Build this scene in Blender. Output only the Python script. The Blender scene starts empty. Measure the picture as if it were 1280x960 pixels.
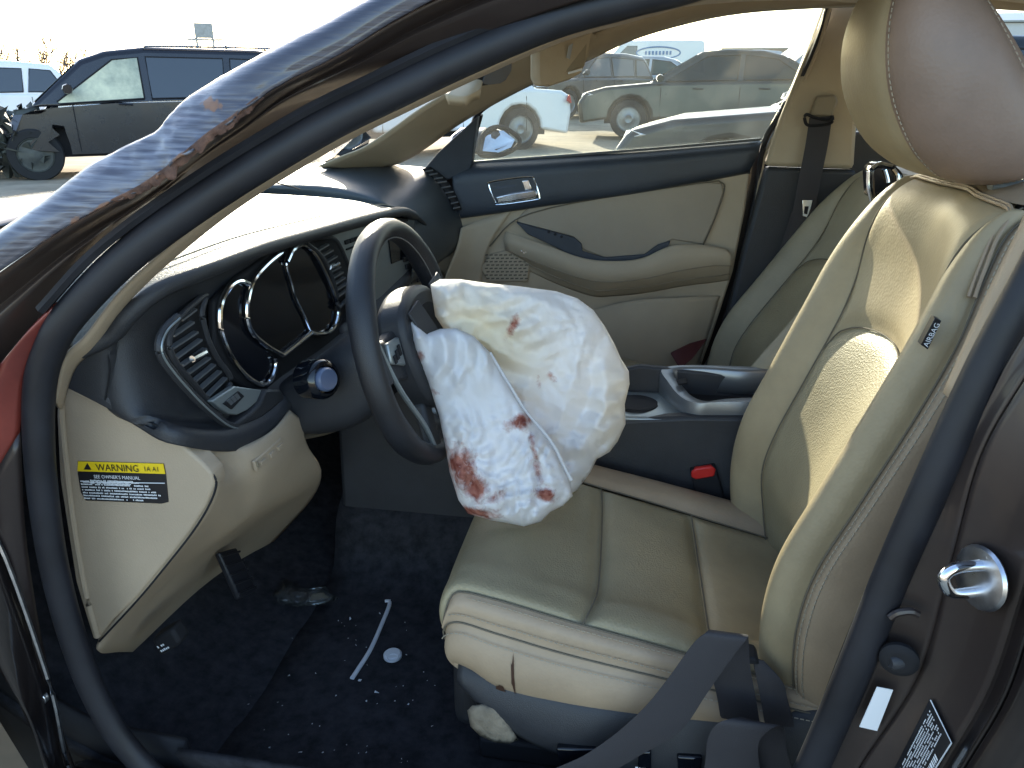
import bpy, bmesh, math, random
import numpy as np
from mathutils import Vector, Matrix, noise
from mathutils.geometry import delaunay_2d_cdt
R = math.radians
random.seed(7); rng = np.random.default_rng(7)
sc = bpy.context.scene; COL = sc.collection

# ------------------------------------------------------------------ camera, sky, sun, exposure
YAW, HOR, F, CH = R(10), 110.0, 961.0, 1.22
PITCH = math.atan((480-HOR)/F)
cam = bpy.data.cameras.new('camera'); camo = bpy.data.objects.new('camera', cam); COL.objects.link(camo)
camo.location = (0, 0, CH); camo.rotation_euler = (math.pi/2-PITCH, 0, YAW)
cam.sensor_width = 36; cam.lens = F/1280*36; cam.clip_start = .02; cam.clip_end = 3000
sc.camera = camo
SUN_AZ, SUN_EL = 20.0, 19.8          # azimuth from +Y (across the car) towards -X (car's nose)
w = bpy.data.worlds.new('World'); sc.world = w; w.use_nodes = True
nt = w.node_tree; bg = nt.nodes['Background']
sky = nt.nodes.new('ShaderNodeTexSky'); sky.sky_type = 'NISHITA'; sky.sun_disc = False
sky.sun_elevation = R(SUN_EL); sky.sun_rotation = R(-SUN_AZ); sky.dust_density = 1.0; sky.air_density = 1.0; sky.ozone_density = 1.0
nt.links.new(sky.outputs[0], bg.inputs[0]); bg.inputs[1].default_value = .15
sl = bpy.data.lights.new('sun', 'SUN'); sl.energy = 3.3; sl.angle = R(.53); sl.color = (1, .90, .73)
so = bpy.data.objects.new('sun', sl); COL.objects.link(so)
sd = Vector((-math.sin(R(SUN_AZ))*math.cos(R(SUN_EL)), math.cos(R(SUN_AZ))*math.cos(R(SUN_EL)), math.sin(R(SUN_EL))))
so.rotation_euler = sd.to_track_quat('Z', 'Y').to_euler(); so.location = sd*30
sc.view_settings.view_transform = 'Standard'; sc.view_settings.look = 'None'; sc.view_settings.gamma = 1
sc.view_settings.exposure = 2.1; sc.view_settings.use_curve_mapping = False
sc.cycles.max_bounces = 8; sc.cycles.transparent_max_bounces = 16; sc.cycles.use_denoising = True

# survey helpers: a sighting of the photograph meets a known plane of the car and gives a real 3D point
_h = np.array([-math.sin(YAW), math.cos(YAW), 0]); _r = np.array([math.cos(YAW), math.sin(YAW), 0]); _z = np.array([0, 0, 1.])
_f = math.cos(PITCH)*_h-math.sin(PITCH)*_z; _u = math.sin(PITCH)*_h+math.cos(PITCH)*_z; _C = np.array([0, 0, CH])
def ray(a, b): return _f+(a-640)/F*_r-(b-480)/F*_u
def PY(a, b, y): d = ray(a, b); return _C+d*(y/d[1])
def PX(a, b, x): d = ray(a, b); return _C+d*(x/d[0])
def PZ(a, b, z): d = ray(a, b); return _C+d*((z-CH)/d[2])

# ------------------------------------------------------------------ materials
MATS = {}
def mat(name, col, rough=.5, metal=0., spec=.5, bump=0., bscale=200., var=0., vscale=8., coat=0., col2=None, sheen=0., trans=0.):
    m = bpy.data.materials.new(name); m.use_nodes = True; n = m.node_tree.nodes; l = m.node_tree.links; b = n['Principled BSDF']
    b.inputs['Base Color'].default_value = (*col, 1); b.inputs['Roughness'].default_value = rough; b.inputs['Metallic'].default_value = metal
    b.inputs['Specular IOR Level'].default_value = spec; b.inputs['Coat Weight'].default_value = coat; b.inputs['Coat Roughness'].default_value = .08
    if sheen: b.inputs['Sheen Weight'].default_value = sheen
    tc = n.new('ShaderNodeTexCoord')
    if var or col2:
        t = n.new('ShaderNodeTexNoise'); t.inputs['Scale'].default_value = vscale; t.inputs['Detail'].default_value = 6; t.inputs['Roughness'].default_value = .65
        l.new(tc.outputs['Object'], t.inputs['Vector'])
        rp = n.new('ShaderNodeValToRGB'); rp.color_ramp.elements[0].position = .32; rp.color_ramp.elements[1].position = .68
        c2 = col2 if col2 else tuple(c*(1-var) for c in col)
        rp.color_ramp.elements[0].color = (*c2, 1); rp.color_ramp.elements[1].color = (*[min(1, c*(1+var*.4)) for c in col], 1)
        l.new(t.outputs['Fac'], rp.inputs['Fac']); l.new(rp.outputs['Color'], b.inputs['Base Color'])
        mr = n.new('ShaderNodeMapRange'); mr.inputs['To Min'].default_value = max(0, rough-.1); mr.inputs['To Max'].default_value = min(1, rough+.12)
        l.new(t.outputs['Fac'], mr.inputs['Value']); l.new(mr.outputs['Result'], b.inputs['Roughness'])
    if bump:
        t2 = n.new('ShaderNodeTexNoise'); t2.inputs['Scale'].default_value = bscale; t2.inputs['Detail'].default_value = 3
        l.new(tc.outputs['Object'], t2.inputs['Vector'])
        bp = n.new('ShaderNodeBump'); bp.inputs['Strength'].default_value = bump; bp.inputs['Distance'].default_value = .002
        l.new(t2.outputs['Fac'], bp.inputs['Height']); l.new(bp.outputs['Normal'], b.inputs['Normal'])
    MATS[name] = m; return m
def leather(name, col, perf=0., cell=240.):
    m = mat(name, col, .48, spec=.42, var=.26, vscale=4, bump=.0)
    n = m.node_tree.nodes; l = m.node_tree.links; b = n['Principled BSDF']
    tc = n.new('ShaderNodeTexCoord')
    v = n.new('ShaderNodeTexVoronoi'); v.inputs['Scale'].default_value = cell; l.new(tc.outputs['Object'], v.inputs['Vector'])
    s = n.new('ShaderNodeTexNoise'); s.inputs['Scale'].default_value = 14; s.inputs['Detail'].default_value = 5; l.new(tc.outputs['Object'], s.inputs['Vector'])
    bp = n.new('ShaderNodeBump'); bp.inputs['Strength'].default_value = .16+perf*.28; bp.inputs['Distance'].default_value = .0015
    l.new(v.outputs['Distance'], bp.inputs['Height'])
    b2 = n.new('ShaderNodeBump'); b2.inputs['Strength'].default_value = .14; b2.inputs['Distance'].default_value = .006
    l.new(s.outputs['Fac'], b2.inputs['Height']); l.new(bp.outputs['Normal'], b2.inputs['Normal']); l.new(b2.outputs['Normal'], b.inputs['Normal'])
    return m
LEA = (.36, .282, .168)
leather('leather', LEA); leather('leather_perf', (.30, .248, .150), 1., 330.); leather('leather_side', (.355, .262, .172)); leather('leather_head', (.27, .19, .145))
leather('leather_far', (.32, .275, .185))
mat('trim_beige', (.385, .30, .21), .6, spec=.35, bump=.3, bscale=500, var=.1, vscale=4)
mat('trim_beige_far', (.41, .335, .235), .6, spec=.35, bump=.25, bscale=500, var=.12, vscale=3)
mat('dark_plastic', (.029, .030, .034), .5, spec=.45, bump=.35, bscale=700, var=.25, vscale=9)
mat('dash_top', (.125, .116, .088), .52, spec=.5, bump=1., bscale=260, col2=(.10, .093, .075), vscale=60)
mat('gloss_black', (.004, .005, .008), .12, spec=.5)
mat('black_matte', (.012, .012, .014), .75, spec=.3)
mat('silver_panel', (.30, .33, .33), .38, metal=.55, var=.1)
mat('chrome', (.85, .86, .88), .12, metal=1.)
mat('steel', (.62, .63, .66), .3, metal=1., var=.2, vscale=60)
mat('rubber', (.014, .0145, .019), .52, spec=.4, var=.4, vscale=14)
mat('carpet', (.036, .036, .041), .95, spec=.1, bump=1., bscale=900, var=.5, vscale=40)
mat('webbing', (.040, .037, .040), .65, spec=.3, bump=.5, bscale=900)
mat('red_plastic', (.55, .02, .015), .4)
mat('dark_red', (.07, .012, .015), .5)
mat('yellow_print', (.75, .52, .01), .5); mat('white_print', (.72, .73, .74), .5); mat('black_print', (.012, .012, .014), .4)
mat('headliner', (.58, .53, .44), .85, spec=.2, bump=.3, bscale=900)
mat('stitch', (.36, .31, .23), .75)
mat('seam_dark', (.12, .10, .07), .8)
mat('white_scrap', (.62, .63, .65), .45)
mat('stain', (.05, .022, .012), .6)
def paint(name, col, rough=.25, metal=.4, coat=1., dirt=.0, dcol=(.25, .21, .16)):
    return mat(name, col, rough, metal=metal, coat=coat, var=.2, vscale=5) if not dirt else mat(name, col, rough, metal=metal, coat=coat*.6, col2=tuple(c*(1-dirt)+d*dirt for c, d in zip(col, dcol)), vscale=6)
paint('paint_brown', (.016, .012, .012), .32, .45, 1.)
paint('paint_jamb', (.028, .019, .018), .42, .3, .4, dirt=.08)
mat('rust', (.20, .11, .08), .85, col2=(.06, .035, .03), vscale=60, bump=1., bscale=150)
mat('blue_grey', (.09, .12, .20), .3, spec=.6)
mat('wheel_leather', (.013, .014, .018), .45, spec=.55, bump=.35, bscale=800, var=.3, vscale=12)
mat('stitch_grey', (.10, .10, .10), .6)
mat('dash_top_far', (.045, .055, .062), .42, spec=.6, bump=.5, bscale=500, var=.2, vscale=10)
mat('jean_blue', (.018, .026, .055), .9, bump=.5, bscale=800, var=.4)
mat('paint_red_reflection', (.26, .045, .03), .4, metal=.2, coat=.5, col2=(.12, .022, .018), vscale=5)  # red reflection on the upper jamb, painted in as base colour
mat('foam', (.20, .165, .12), .9, bump=1., bscale=120, var=.3, vscale=40)
mat('dark_blue_trim', (.030, .038, .052), .45, spec=.5, bump=.4, bscale=600, var=.2, vscale=6)
mat('blue_grey_dark', (.05, .065, .09), .2, spec=.6)
mat('door_insert', (.30, .25, .185), .65, bump=.35, bscale=420, var=.1, vscale=5)
mat('trim_tan_dark', (.24, .195, .13), .6)
mat('sunlit_pane', (.60, .60, .42), .35, spec=.6, col2=(.20, .23, .18), vscale=3)  # sunlit interior behind the minivan's front window, put into the pane colour
mat('pale_wall', (.55, .54, .52), .8, var=.1, vscale=.5)
mat('brown_wall', (.30, .24, .20), .85, var=.15, vscale=.5)
mat('bark_far', (.14, .115, .10), .9)
# scraped outer pillar: bare bluish metal streaks and rust towards its torn lower edge
def scraped():
    m = mat('paint_scraped', (.06, .055, .065), .48, metal=.2, coat=.2); n = m.node_tree.nodes; l = m.node_tree.links; b = n['Principled BSDF']
    a = n.new('ShaderNodeAttribute'); a.attribute_name = 'damage_and_glow_tint'
    tc = n.new('ShaderNodeTexCoord'); mp = n.new('ShaderNodeMapping'); mp.inputs['Scale'].default_value = (16, 50, 260); mp.inputs['Rotation'].default_value = (0, R(8), 0)
    l.new(tc.outputs['Object'], mp.inputs['Vector'])
    t = n.new('ShaderNodeTexNoise'); t.inputs['Scale'].default_value = 1.; t.inputs['Detail'].default_value = 6; l.new(mp.outputs[0], t.inputs['Vector'])
    t2 = n.new('ShaderNodeTexNoise'); t2.inputs['Scale'].default_value = 45; t2.inputs['Detail'].default_value = 8; l.new(tc.outputs['Object'], t2.inputs['Vector'])
    sx = n.new('ShaderNodeSeparateColor'); l.new(a.outputs['Color'], sx.inputs[0])
    r1 = n.new('ShaderNodeValToRGB'); r1.color_ramp.elements[0].position = .4; r1.color_ramp.elements[1].position = .62
    r1.color_ramp.elements[0].color = (.075, .075, .098, 1); r1.color_ramp.elements[1].color = (.19, .195, .225, 1); l.new(t.outputs['Fac'], r1.inputs[0])
    m1 = n.new('ShaderNodeMix'); m1.data_type = 'RGBA'; l.new(sx.outputs[0], m1.inputs[0]); m1.inputs[6].default_value = (.05, .05, .065, 1); l.new(r1.outputs[0], m1.inputs[7])
    ad = n.new('ShaderNodeMath'); ad.operation = 'ADD'; l.new(sx.outputs[1], ad.inputs[0]); l.new(t2.outputs['Fac'], ad.inputs[1])
    r2 = n.new('ShaderNodeValToRGB'); r2.color_ramp.elements[0].position = 1.0; r2.color_ramp.elements[1].position = 1.12; dv = n.new('ShaderNodeMath'); dv.operation = 'MULTIPLY'; dv.inputs[1].default_value = 1.0
    r2.color_ramp.elements[0].position = .93; r2.color_ramp.elements[1].position = .99
    l.new(ad.outputs[0], dv.inputs[0]); l.new(dv.outputs[0], r2.inputs[0])
    m2 = n.new('ShaderNodeMix'); m2.data_type = 'RGBA'; l.new(r2.outputs[0], m2.inputs[0]); l.new(m1.outputs[2], m2.inputs[6])
    r3 = n.new('ShaderNodeValToRGB'); r3.color_ramp.elements[0].color = (.10, .045, .03, 1); r3.color_ramp.elements[1].color = (.30, .17, .11, 1); l.new(t2.outputs['Fac'], r3.inputs[0])
    l.new(r3.outputs[0], m2.inputs[7]); l.new(m2.outputs[2], b.inputs['Base Color'])
    rr = n.new('ShaderNodeMapRange'); rr.inputs['To Min'].default_value = .44; rr.inputs['To Max'].default_value = .75; l.new(r2.outputs[0], rr.inputs['Value']); l.new(rr.outputs[0], b.inputs['Roughness'])
    im = n.new('ShaderNodeMath'); im.operation = 'MULTIPLY_ADD'; im.inputs[1].default_value = -.25; im.inputs[2].default_value = .25; l.new(r2.outputs[0], im.inputs[0]); l.new(im.outputs[0], b.inputs['Metallic'])
    ic = n.new('ShaderNodeMath'); ic.operation = 'MULTIPLY_ADD'; ic.inputs[1].default_value = -.6; ic.inputs[2].default_value = .65; l.new(sx.outputs[0], ic.inputs[0]); l.new(ic.outputs[0], b.inputs['Coat Weight'])
    bp = n.new('ShaderNodeBump'); bp.inputs['Strength'].default_value = .5; bp.inputs['Distance'].default_value = .003; l.new(t.outputs['Fac'], bp.inputs['Height']); l.new(bp.outputs[0], b.inputs['Normal'])
scraped()
def cloth_mat():
    m = mat('airbag_cloth', (.80, .79, .77), .8, spec=.2); n = m.node_tree.nodes; l = m.node_tree.links; b = n['Principled BSDF']
    a = n.new('ShaderNodeAttribute'); a.attribute_name = 'damage_and_glow_tint'; sx = n.new('ShaderNodeSeparateColor'); l.new(a.outputs['Color'], sx.inputs[0])
    tc = n.new('ShaderNodeTexCoord'); t = n.new('ShaderNodeTexNoise'); t.inputs['Scale'].default_value = 38; t.inputs['Detail'].default_value = 9; t.inputs['Roughness'].default_value = .7
    l.new(tc.outputs['Object'], t.inputs['Vector'])
    ad = n.new('ShaderNodeMath'); ad.operation = 'ADD'; l.new(sx.outputs[0], ad.inputs[0]); l.new(t.outputs['Fac'], ad.inputs[1])
    r = n.new('ShaderNodeValToRGB'); r.color_ramp.elements[0].position = .68; r.color_ramp.elements[1].position = .95; l.new(ad.outputs[0], r.inputs[0])
    t3 = n.new('ShaderNodeTexNoise'); t3.inputs['Scale'].default_value = 70; t3.inputs['Detail'].default_value = 4; l.new(tc.outputs['Object'], t3.inputs['Vector'])
    rc = n.new('ShaderNodeValToRGB'); rc.color_ramp.elements[0].position = .35; rc.color_ramp.elements[1].position = .65
    rc.color_ramp.elements[0].color = (.20, .05, .035, 1); rc.color_ramp.elements[1].color = (.46, .20, .15, 1); l.new(t3.outputs['Fac'], rc.inputs[0])
    my = n.new('ShaderNodeMix'); my.data_type = 'RGBA'; l.new(sx.outputs[1], my.inputs[0]); my.inputs[6].default_value = (.79, .78, .785, 1); my.inputs[7].default_value = (.78, .70, .50, 1)  # yellow mix: sunlight glowing through the cloth, put into its colour
    m2 = n.new('ShaderNodeMix'); m2.data_type = 'RGBA'; l.new(r.outputs[0], m2.inputs[0]); l.new(my.outputs[2], m2.inputs[6]); l.new(rc.outputs[0], m2.inputs[7])
    l.new(m2.outputs[2], b.inputs['Base Color'])
    tr = n.new('ShaderNodeBsdfTranslucent'); l.new(m2.outputs[2], tr.inputs[0]); mx = n.new('ShaderNodeMixShader'); mx.inputs[0].default_value = .28
    l.new(b.outputs[0], mx.inputs[1]); l.new(tr.outputs[0], mx.inputs[2]); l.new(mx.outputs[0], n['Material Output'].inputs[0])
    wv = n.new('ShaderNodeTexNoise'); wv.inputs['Scale'].default_value = 60; wv.inputs['Detail'].default_value = 5; wv.inputs['Distortion'].default_value = 1.2; l.new(tc.outputs['Object'], wv.inputs['Vector'])
    bp = n.new('ShaderNodeBump'); bp.inputs['Strength'].default_value = .6; bp.inputs['Distance'].default_value = .010
    wm = n.new('ShaderNodeMix'); wm.data_type = 'RGBA'; wm.inputs[0].default_value = .10; l.new(tc.outputs['Object'], wm.inputs[6]); wc = n.new('ShaderNodeTexNoise'); wc.inputs['Scale'].default_value = 9; wc.inputs['Detail'].default_value = 3; l.new(tc.outputs['Object'], wc.inputs['Vector']); l.new(wc.outputs['Color'], wm.inputs[7])
    hs_ = None
    for sc_, k_ in ((11, 1.), (26, .28), (60, .04)):
        mpp = n.new('ShaderNodeMapping'); mpp.inputs['Scale'].default_value = (1., .6, .62); mpp.inputs['Rotation'].default_value = (.3, .9, .2); l.new(wm.outputs[2], mpp.inputs[0])
        vo = n.new('ShaderNodeTexVoronoi'); vo.feature = 'DISTANCE_TO_EDGE'; vo.inputs['Scale'].default_value = sc_; l.new(mpp.outputs[0], vo.inputs['Vector'])
        mu = n.new('ShaderNodeMath'); mu.operation = 'MULTIPLY'; mu.inputs[1].default_value = k_; l.new(vo.outputs['Distance'], mu.inputs[0])
        if hs_ is None: hs_ = mu
        else: a2 = n.new('ShaderNodeMath'); a2.operation = 'ADD'; l.new(hs_.outputs[0], a2.inputs[0]); l.new(mu.outputs[0], a2.inputs[1]); hs_ = a2
    l.new(hs_.outputs[0], bp.inputs['Height']); l.new(bp.outputs[0], b.inputs['Normal']); l.new(bp.outputs[0], tr.inputs['Normal'])
cloth_mat()
def glass_mat(name, tint, dust=0., dscale=900., gl=.06):
    m = bpy.data.materials.new(name); m.use_nodes = True; n = m.node_tree.nodes; l = m.node_tree.links; n.remove(n['Principled BSDF'])
    t = n.new('ShaderNodeBsdfTransparent'); t.inputs[0].default_value = (*tint, 1)
    g = n.new('ShaderNodeBsdfGlossy'); g.inputs['Roughness'].default_value = .02
    fr = n.new('ShaderNodeFresnel'); fr.inputs[0].default_value = 1.45
    mx = n.new('ShaderNodeMixShader'); l.new(fr.outputs[0], mx.inputs[0]); l.new(t.outputs[0], mx.inputs[1]); l.new(g.outputs[0], mx.inputs[2]); out = mx
    if dust:
        tc = n.new('ShaderNodeTexCoord')
        v = n.new('ShaderNodeTexNoise'); v.inputs['Scale'].default_value = dscale; v.inputs['Detail'].default_value = 2; l.new(tc.outputs['Object'], v.inputs['Vector'])
        v2 = n.new('ShaderNodeTexNoise'); v2.inputs['Scale'].default_value = 5; v2.inputs['Detail'].default_value = 4; l.new(tc.outputs['Object'], v2.inputs['Vector'])
        ml = n.new('ShaderNodeMath'); ml.operation = 'MULTIPLY_ADD'; l.new(v2.outputs['Fac'], ml.inputs[0]); ml.inputs[1].default_value = .35; l.new(v.outputs['Fac'], ml.inputs[2])
        rp = n.new('ShaderNodeMapRange'); rp.inputs['From Min'].default_value = .62; rp.inputs['From Max'].default_value = .85; rp.inputs['To Min'].default_value = dust*.8; rp.inputs['To Max'].default_value = dust*1.6; l.new(ml.outputs[0], rp.inputs['Value'])
        d = n.new('ShaderNodeBsdfDiffuse'); d.inputs[0].default_value = (.60, .60, .58, 1); tl = n.new('ShaderNodeBsdfTranslucent'); tl.inputs[0].default_value = (.52, .53, .50, 1)
        dm = n.new('ShaderNodeMixShader'); dm.inputs[0].default_value = .6; l.new(d.outputs[0], dm.inputs[1]); l.new(tl.outputs[0], dm.inputs[2])
        m3 = n.new('ShaderNodeMixShader'); l.new(rp.outputs[0], m3.inputs[0]); l.new(mx.outputs[0], m3.inputs[1]); l.new(dm.outputs[0], m3.inputs[2]); out = m3
    l.new(out.outputs[0], n['Material Output'].inputs[0]); MATS[name] = m
glass_mat('car_glass_clear', (.55, .62, .58)); glass_mat('glass', (.86, .89, .87)); glass_mat('glass_dusty', (.86, .89, .86), .026, 9.); glass_mat('plastic_film', (.80, .86, .90), .12, 120)
mat('car_glass', (.02, .025, .03), .06, spec=.8); mat('tyre', (.014, .014, .015), .85, var=.4, vscale=12); mat('rim_grey', (.20, .21, .22), .35, metal=.8, var=.3)
mat('wreck_dark', (.022, .024, .024), .55, var=.6, vscale=7, col2=(.07, .075, .06))
mat('tail_red', (.45, .03, .02), .25); mat('lamp_clear', (.7, .72, .75), .15, spec=.8)

# ------------------------------------------------------------------ mesh helpers
def thing(name, label, cat, loc=(0, 0, 0), rotz=0., group=None):
    o = bpy.data.objects.new(name, None); COL.objects.link(o); o.location = loc; o.rotation_euler = (0, 0, rotz); o.empty_display_size = .05
    o['label'] = label; o['category'] = cat
    if group: o['group'] = group
    return o
def tag(o, label, cat, group=None):
    o['label'] = label; o['category'] = cat
    if group: o['group'] = group
    return o
def mk(name, V, Fc, m, parent=None, smooth=40, bevel=0., seg=2, sub=0, solid=0., soff=-1, local=False, col=None):
    me = bpy.data.meshes.new(name); me.from_pydata([tuple(map(float, v)) for v in V], [], [tuple(int(i) for i in f) for f in Fc]); me.update()
    o = bpy.data.objects.new(name, me); COL.objects.link(o); me.materials.append(MATS[m])
    if smooth:
        for p in me.polygons: p.use_smooth = True
        if smooth < 180: me.set_sharp_from_angle(angle=R(smooth))
    if col is not None:
        a = me.attributes.new('damage_and_glow_tint', 'FLOAT_COLOR', 'POINT'); a.data.foreach_set('color', np.asarray(col, 'f4').ravel())
    if solid: s = o.modifiers.new('solid', 'SOLIDIFY'); s.thickness = solid; s.offset = soff
    if bevel: b = o.modifiers.new('bevel', 'BEVEL'); b.width = bevel; b.segments = seg; b.limit_method = 'ANGLE'; b.angle_limit = R(35)
    if sub: s = o.modifiers.new('sub', 'SUBSURF'); s.levels = sub; s.render_levels = sub
    if parent is not None:
        o.parent = parent
        if parent.type == 'EMPTY' and not local: o.matrix_parent_inverse = Matrix.Translation(-Vector(parent.location))
    return o
def cr(P, n, closed=False):
    """Catmull-Rom resample of control points P (k,d) to n points."""
    P = np.asarray(P, float); k = len(P)
    if closed: Q = np.vstack([P[-1:], P, P[:2]]); T = np.linspace(0, k, n, endpoint=False)
    else: Q = np.vstack([2*P[0]-P[1], P, 2*P[-1]-P[-2]]); T = np.linspace(0, k-1, n)
    i = np.minimum(T.astype(int), (k if closed else k-1)-1); t = (T-i)[:, None]
    p0, p1, p2, p3 = Q[i], Q[i+1], Q[i+2], Q[i+3]
    return .5*((2*p1)+(-p0+p2)*t+(2*p0-5*p1+4*p2-p3)*t*t+(-p0+3*p1-3*p2+p3)*t**3)
def lin(P, n):
    P = np.asarray(P, float); T = np.linspace(0, len(P)-1, n); return np.stack([np.interp(T, np.arange(len(P)), P[:, j]) for j in range(P.shape[1])], 1)
def crgrid(G, nu, nv):
    G = np.asarray(G, float); A = np.stack([cr(G[:, j], nu) for j in range(G.shape[1])], 1)
    return np.stack([cr(A[i], nv) for i in range(nu)], 0)
def gridfaces(nu, nv, closed=False, flip=False):
    f = []
    for i in range(nu-1):
        for j in range(nv if closed else nv-1):
            a, b = i*nv+j, i*nv+(j+1) % nv; q = (a, b, b+nv, a+nv); f.append(q[::-1] if flip else q)
    return f
def patch(name, G, m, parent, nu=24, nv=24, solid=.004, soff=-1, col=None, **kw):
    g = crgrid(G, nu, nv); return mk(name, g.reshape(-1, 3), gridfaces(nu, nv), m, parent, solid=solid, soff=soff, smooth=kw.pop('smooth', 60), **kw)
def strip(name, A, B, m, parent, n=60, nv=6, bulge=0., bdir=(0, -1, 0), solid=.004, curve=True, fn=None, **kw):
    """surface between two long edges A and B."""
    a = cr(A, n) if curve else lin(A, n); b = cr(B, n) if curve else lin(B, n); t = np.linspace(0, 1, nv)
    g = a[:, None]*(1-t[None, :, None])+b[:, None]*t[None, :, None]+np.asarray(bdir)[None, None]*(bulge*np.sin(math.pi*t))[None, :, None]
    if fn: g = fn(g)
    return mk(name, g.reshape(-1, 3), gridfaces(n, nv), m, parent, solid=solid, smooth=60, **kw)
def frames(P):
    P = np.asarray(P, float); T = np.gradient(P, axis=0); T /= np.linalg.norm(T, axis=1)[:, None]+1e-12; return T
def tube(name, P, r, m, parent=None, n=None, k=8, flat=1., up=(0, 0, 1), closed=False, caps=True, curve=True, **kw):
    P = np.asarray(P, float)
    if n: P = cr(P, n, closed) if curve else lin(P, n)
    N = len(P); T = frames(np.vstack([P[-1:], P, P[:1]]))[1:-1] if closed else frames(P)
    rr = np.full(N, r) if np.isscalar(r) else np.interp(np.linspace(0, 1, N), np.linspace(0, 1, len(r)), r)
    U = np.asarray(up, float); V = []; 
    for i in range(N):
        s = np.cross(T[i], U); s /= np.linalg.norm(s)+1e-9; q = np.cross(s, T[i])
        for j in range(k): a = 2*math.pi*j/k; V.append(P[i]+rr[i]*(math.cos(a)*s+math.sin(a)*flat*q))
    Fc = gridfaces(N, k, True)
    if closed: Fc += [((N-1)*k+j, (N-1)*k+(j+1) % k, (j+1) % k, j) for j in range(k)]
    elif caps: Fc += [tuple(range(k))[::-1], tuple((N-1)*k+j for j in range(k))]
    return mk(name, V, Fc, m, parent, **kw)
def ribbon(name, P, W, width, thick, m, parent=None, n=40, **kw):
    """flat webbing along P with width direction W (per control point)."""
    p = cr(P, n); w_ = cr(np.broadcast_to(np.asarray(W, float), (len(P), 3)) if np.ndim(W) == 1 else W, n); w_ /= np.linalg.norm(w_, axis=1)[:, None]
    T = frames(p); nn = np.cross(T, w_); nn /= np.linalg.norm(nn, axis=1)[:, None]; V = []
    for i in range(n):
        for a, b in ((-1, -1), (-.9, -1.6), (.9, -1.6), (1, -1), (1, 1), (.9, 1.6), (-.9, 1.6), (-1, 1)): V.append(p[i]+w_[i]*a*width/2+nn[i]*b*thick/2)
    return mk(name, V, gridfaces(n, 8, True)+[tuple(range(8))[::-1], tuple((n-1)*8+j for j in range(8))], m, parent, **kw)
def slab(name, pts, m, parent=None, d=(0, 1, 0), t=.01, bevel=.002, seg=2, local=False, smooth=40):
    """prism: outline pts (3D) extruded by t along d."""
    p = np.asarray(pts, float); q = p+np.asarray(d, float)*t; n = len(p)
    Fc = [tuple(range(n)), tuple(range(2*n-1, n-1, -1))]+[(i, i+n, (i+1) % n+n, (i+1) % n) for i in range(n)]
    o = mk(name, np.vstack([p, q]), Fc, m, parent, bevel=bevel, seg=seg, local=local, smooth=smooth)
    bm = bmesh.new(); bm.from_mesh(o.data); bmesh.ops.recalc_face_normals(bm, faces=bm.faces); bm.to_mesh(o.data); bm.free()
    return o
def box(name, c, s, m, parent=None, rot=None, bevel=.003, local=False, seg=2):
    V = np.array([[x, y, z] for x in (-.5, .5) for y in (-.5, .5) for z in (-.5, .5)])*np.asarray(s)
    if rot is not None: V = V@np.array(rot).T
    V = V+np.asarray(c); return mk(name, V, [(0, 1, 3, 2), (4, 6, 7, 5), (0, 4, 5, 1), (2, 3, 7, 6), (0, 2, 6, 4), (1, 5, 7, 3)], m, parent, bevel=bevel, local=local, seg=seg)
def rotm(ax, deg): return np.array(Matrix.Rotation(R(deg), 3, ax))
def cyl(name, c, axis, r, h, m, parent=None, k=24, bevel=.001, local=False, r2=None):
    a = np.asarray(axis, float); a /= np.linalg.norm(a); u = np.cross(a, (0, 0, 1) if abs(a[2]) < .9 else (1, 0, 0)); u /= np.linalg.norm(u); v = np.cross(a, u); V = []
    for e, rr in ((-.5, r), (.5, r2 if r2 else r)):
        for j in range(k): t = 2*math.pi*j/k; V.append(np.asarray(c)+a*h*e+rr*(math.cos(t)*u+math.sin(t)*v))
    return mk(name, V, gridfaces(2, k, True)+[tuple(range(k))[::-1], tuple(range(k, 2*k))], m, parent, bevel=bevel, local=local)
def lathe(name, prof, c, axis, m, parent=None, k=24, local=False, **kw):
    a = np.asarray(axis, float); a /= np.linalg.norm(a); u = np.cross(a, (0, 0, 1) if abs(a[2]) < .9 else (1, 0, 0)); u /= np.linalg.norm(u); v = np.cross(a, u)
    V = [np.asarray(c)+a*h+r*(math.cos(2*math.pi*j/k)*u+math.sin(2*math.pi*j/k)*v) for (r, h) in prof for j in range(k)]
    n = len(prof); return mk(name, V, gridfaces(n, k, True)+[tuple(range(k))[::-1], tuple((n-1)*k+j for j in range(k))], m, parent, local=local, **kw)
def fbm(p, o=4):
    s = 0; a = 1; q = Vector(p)
    for _ in range(o): s += a*noise.noise(q); a *= .5; q = q*2.03
    return s
def inside(poly, P):
    x, y = P[:, 0], P[:, 1]; c = np.zeros(len(P), bool); n = len(poly)
    for i in range(n):
        x1, y1 = poly[i]; x2, y2 = poly[(i+1) % n]
        k = ((y1 > y) != (y2 > y)) & (x < (x2-x1)*(y-y1)/((y2-y1) if y2 != y1 else 1e-9)+x1); c ^= k
    return c
def edged(poly, P):
    d = np.full(len(P), 1e9)
    for i in range(len(poly)):
        a, b = poly[i], poly[(i+1) % len(poly)]; ab = b-a; t = np.clip(((P-a)@ab)/(ab@ab+1e-9), 0, 1); d = np.minimum(d, np.linalg.norm(P-(a+t[:, None]*ab), axis=1))
    return d
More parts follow.
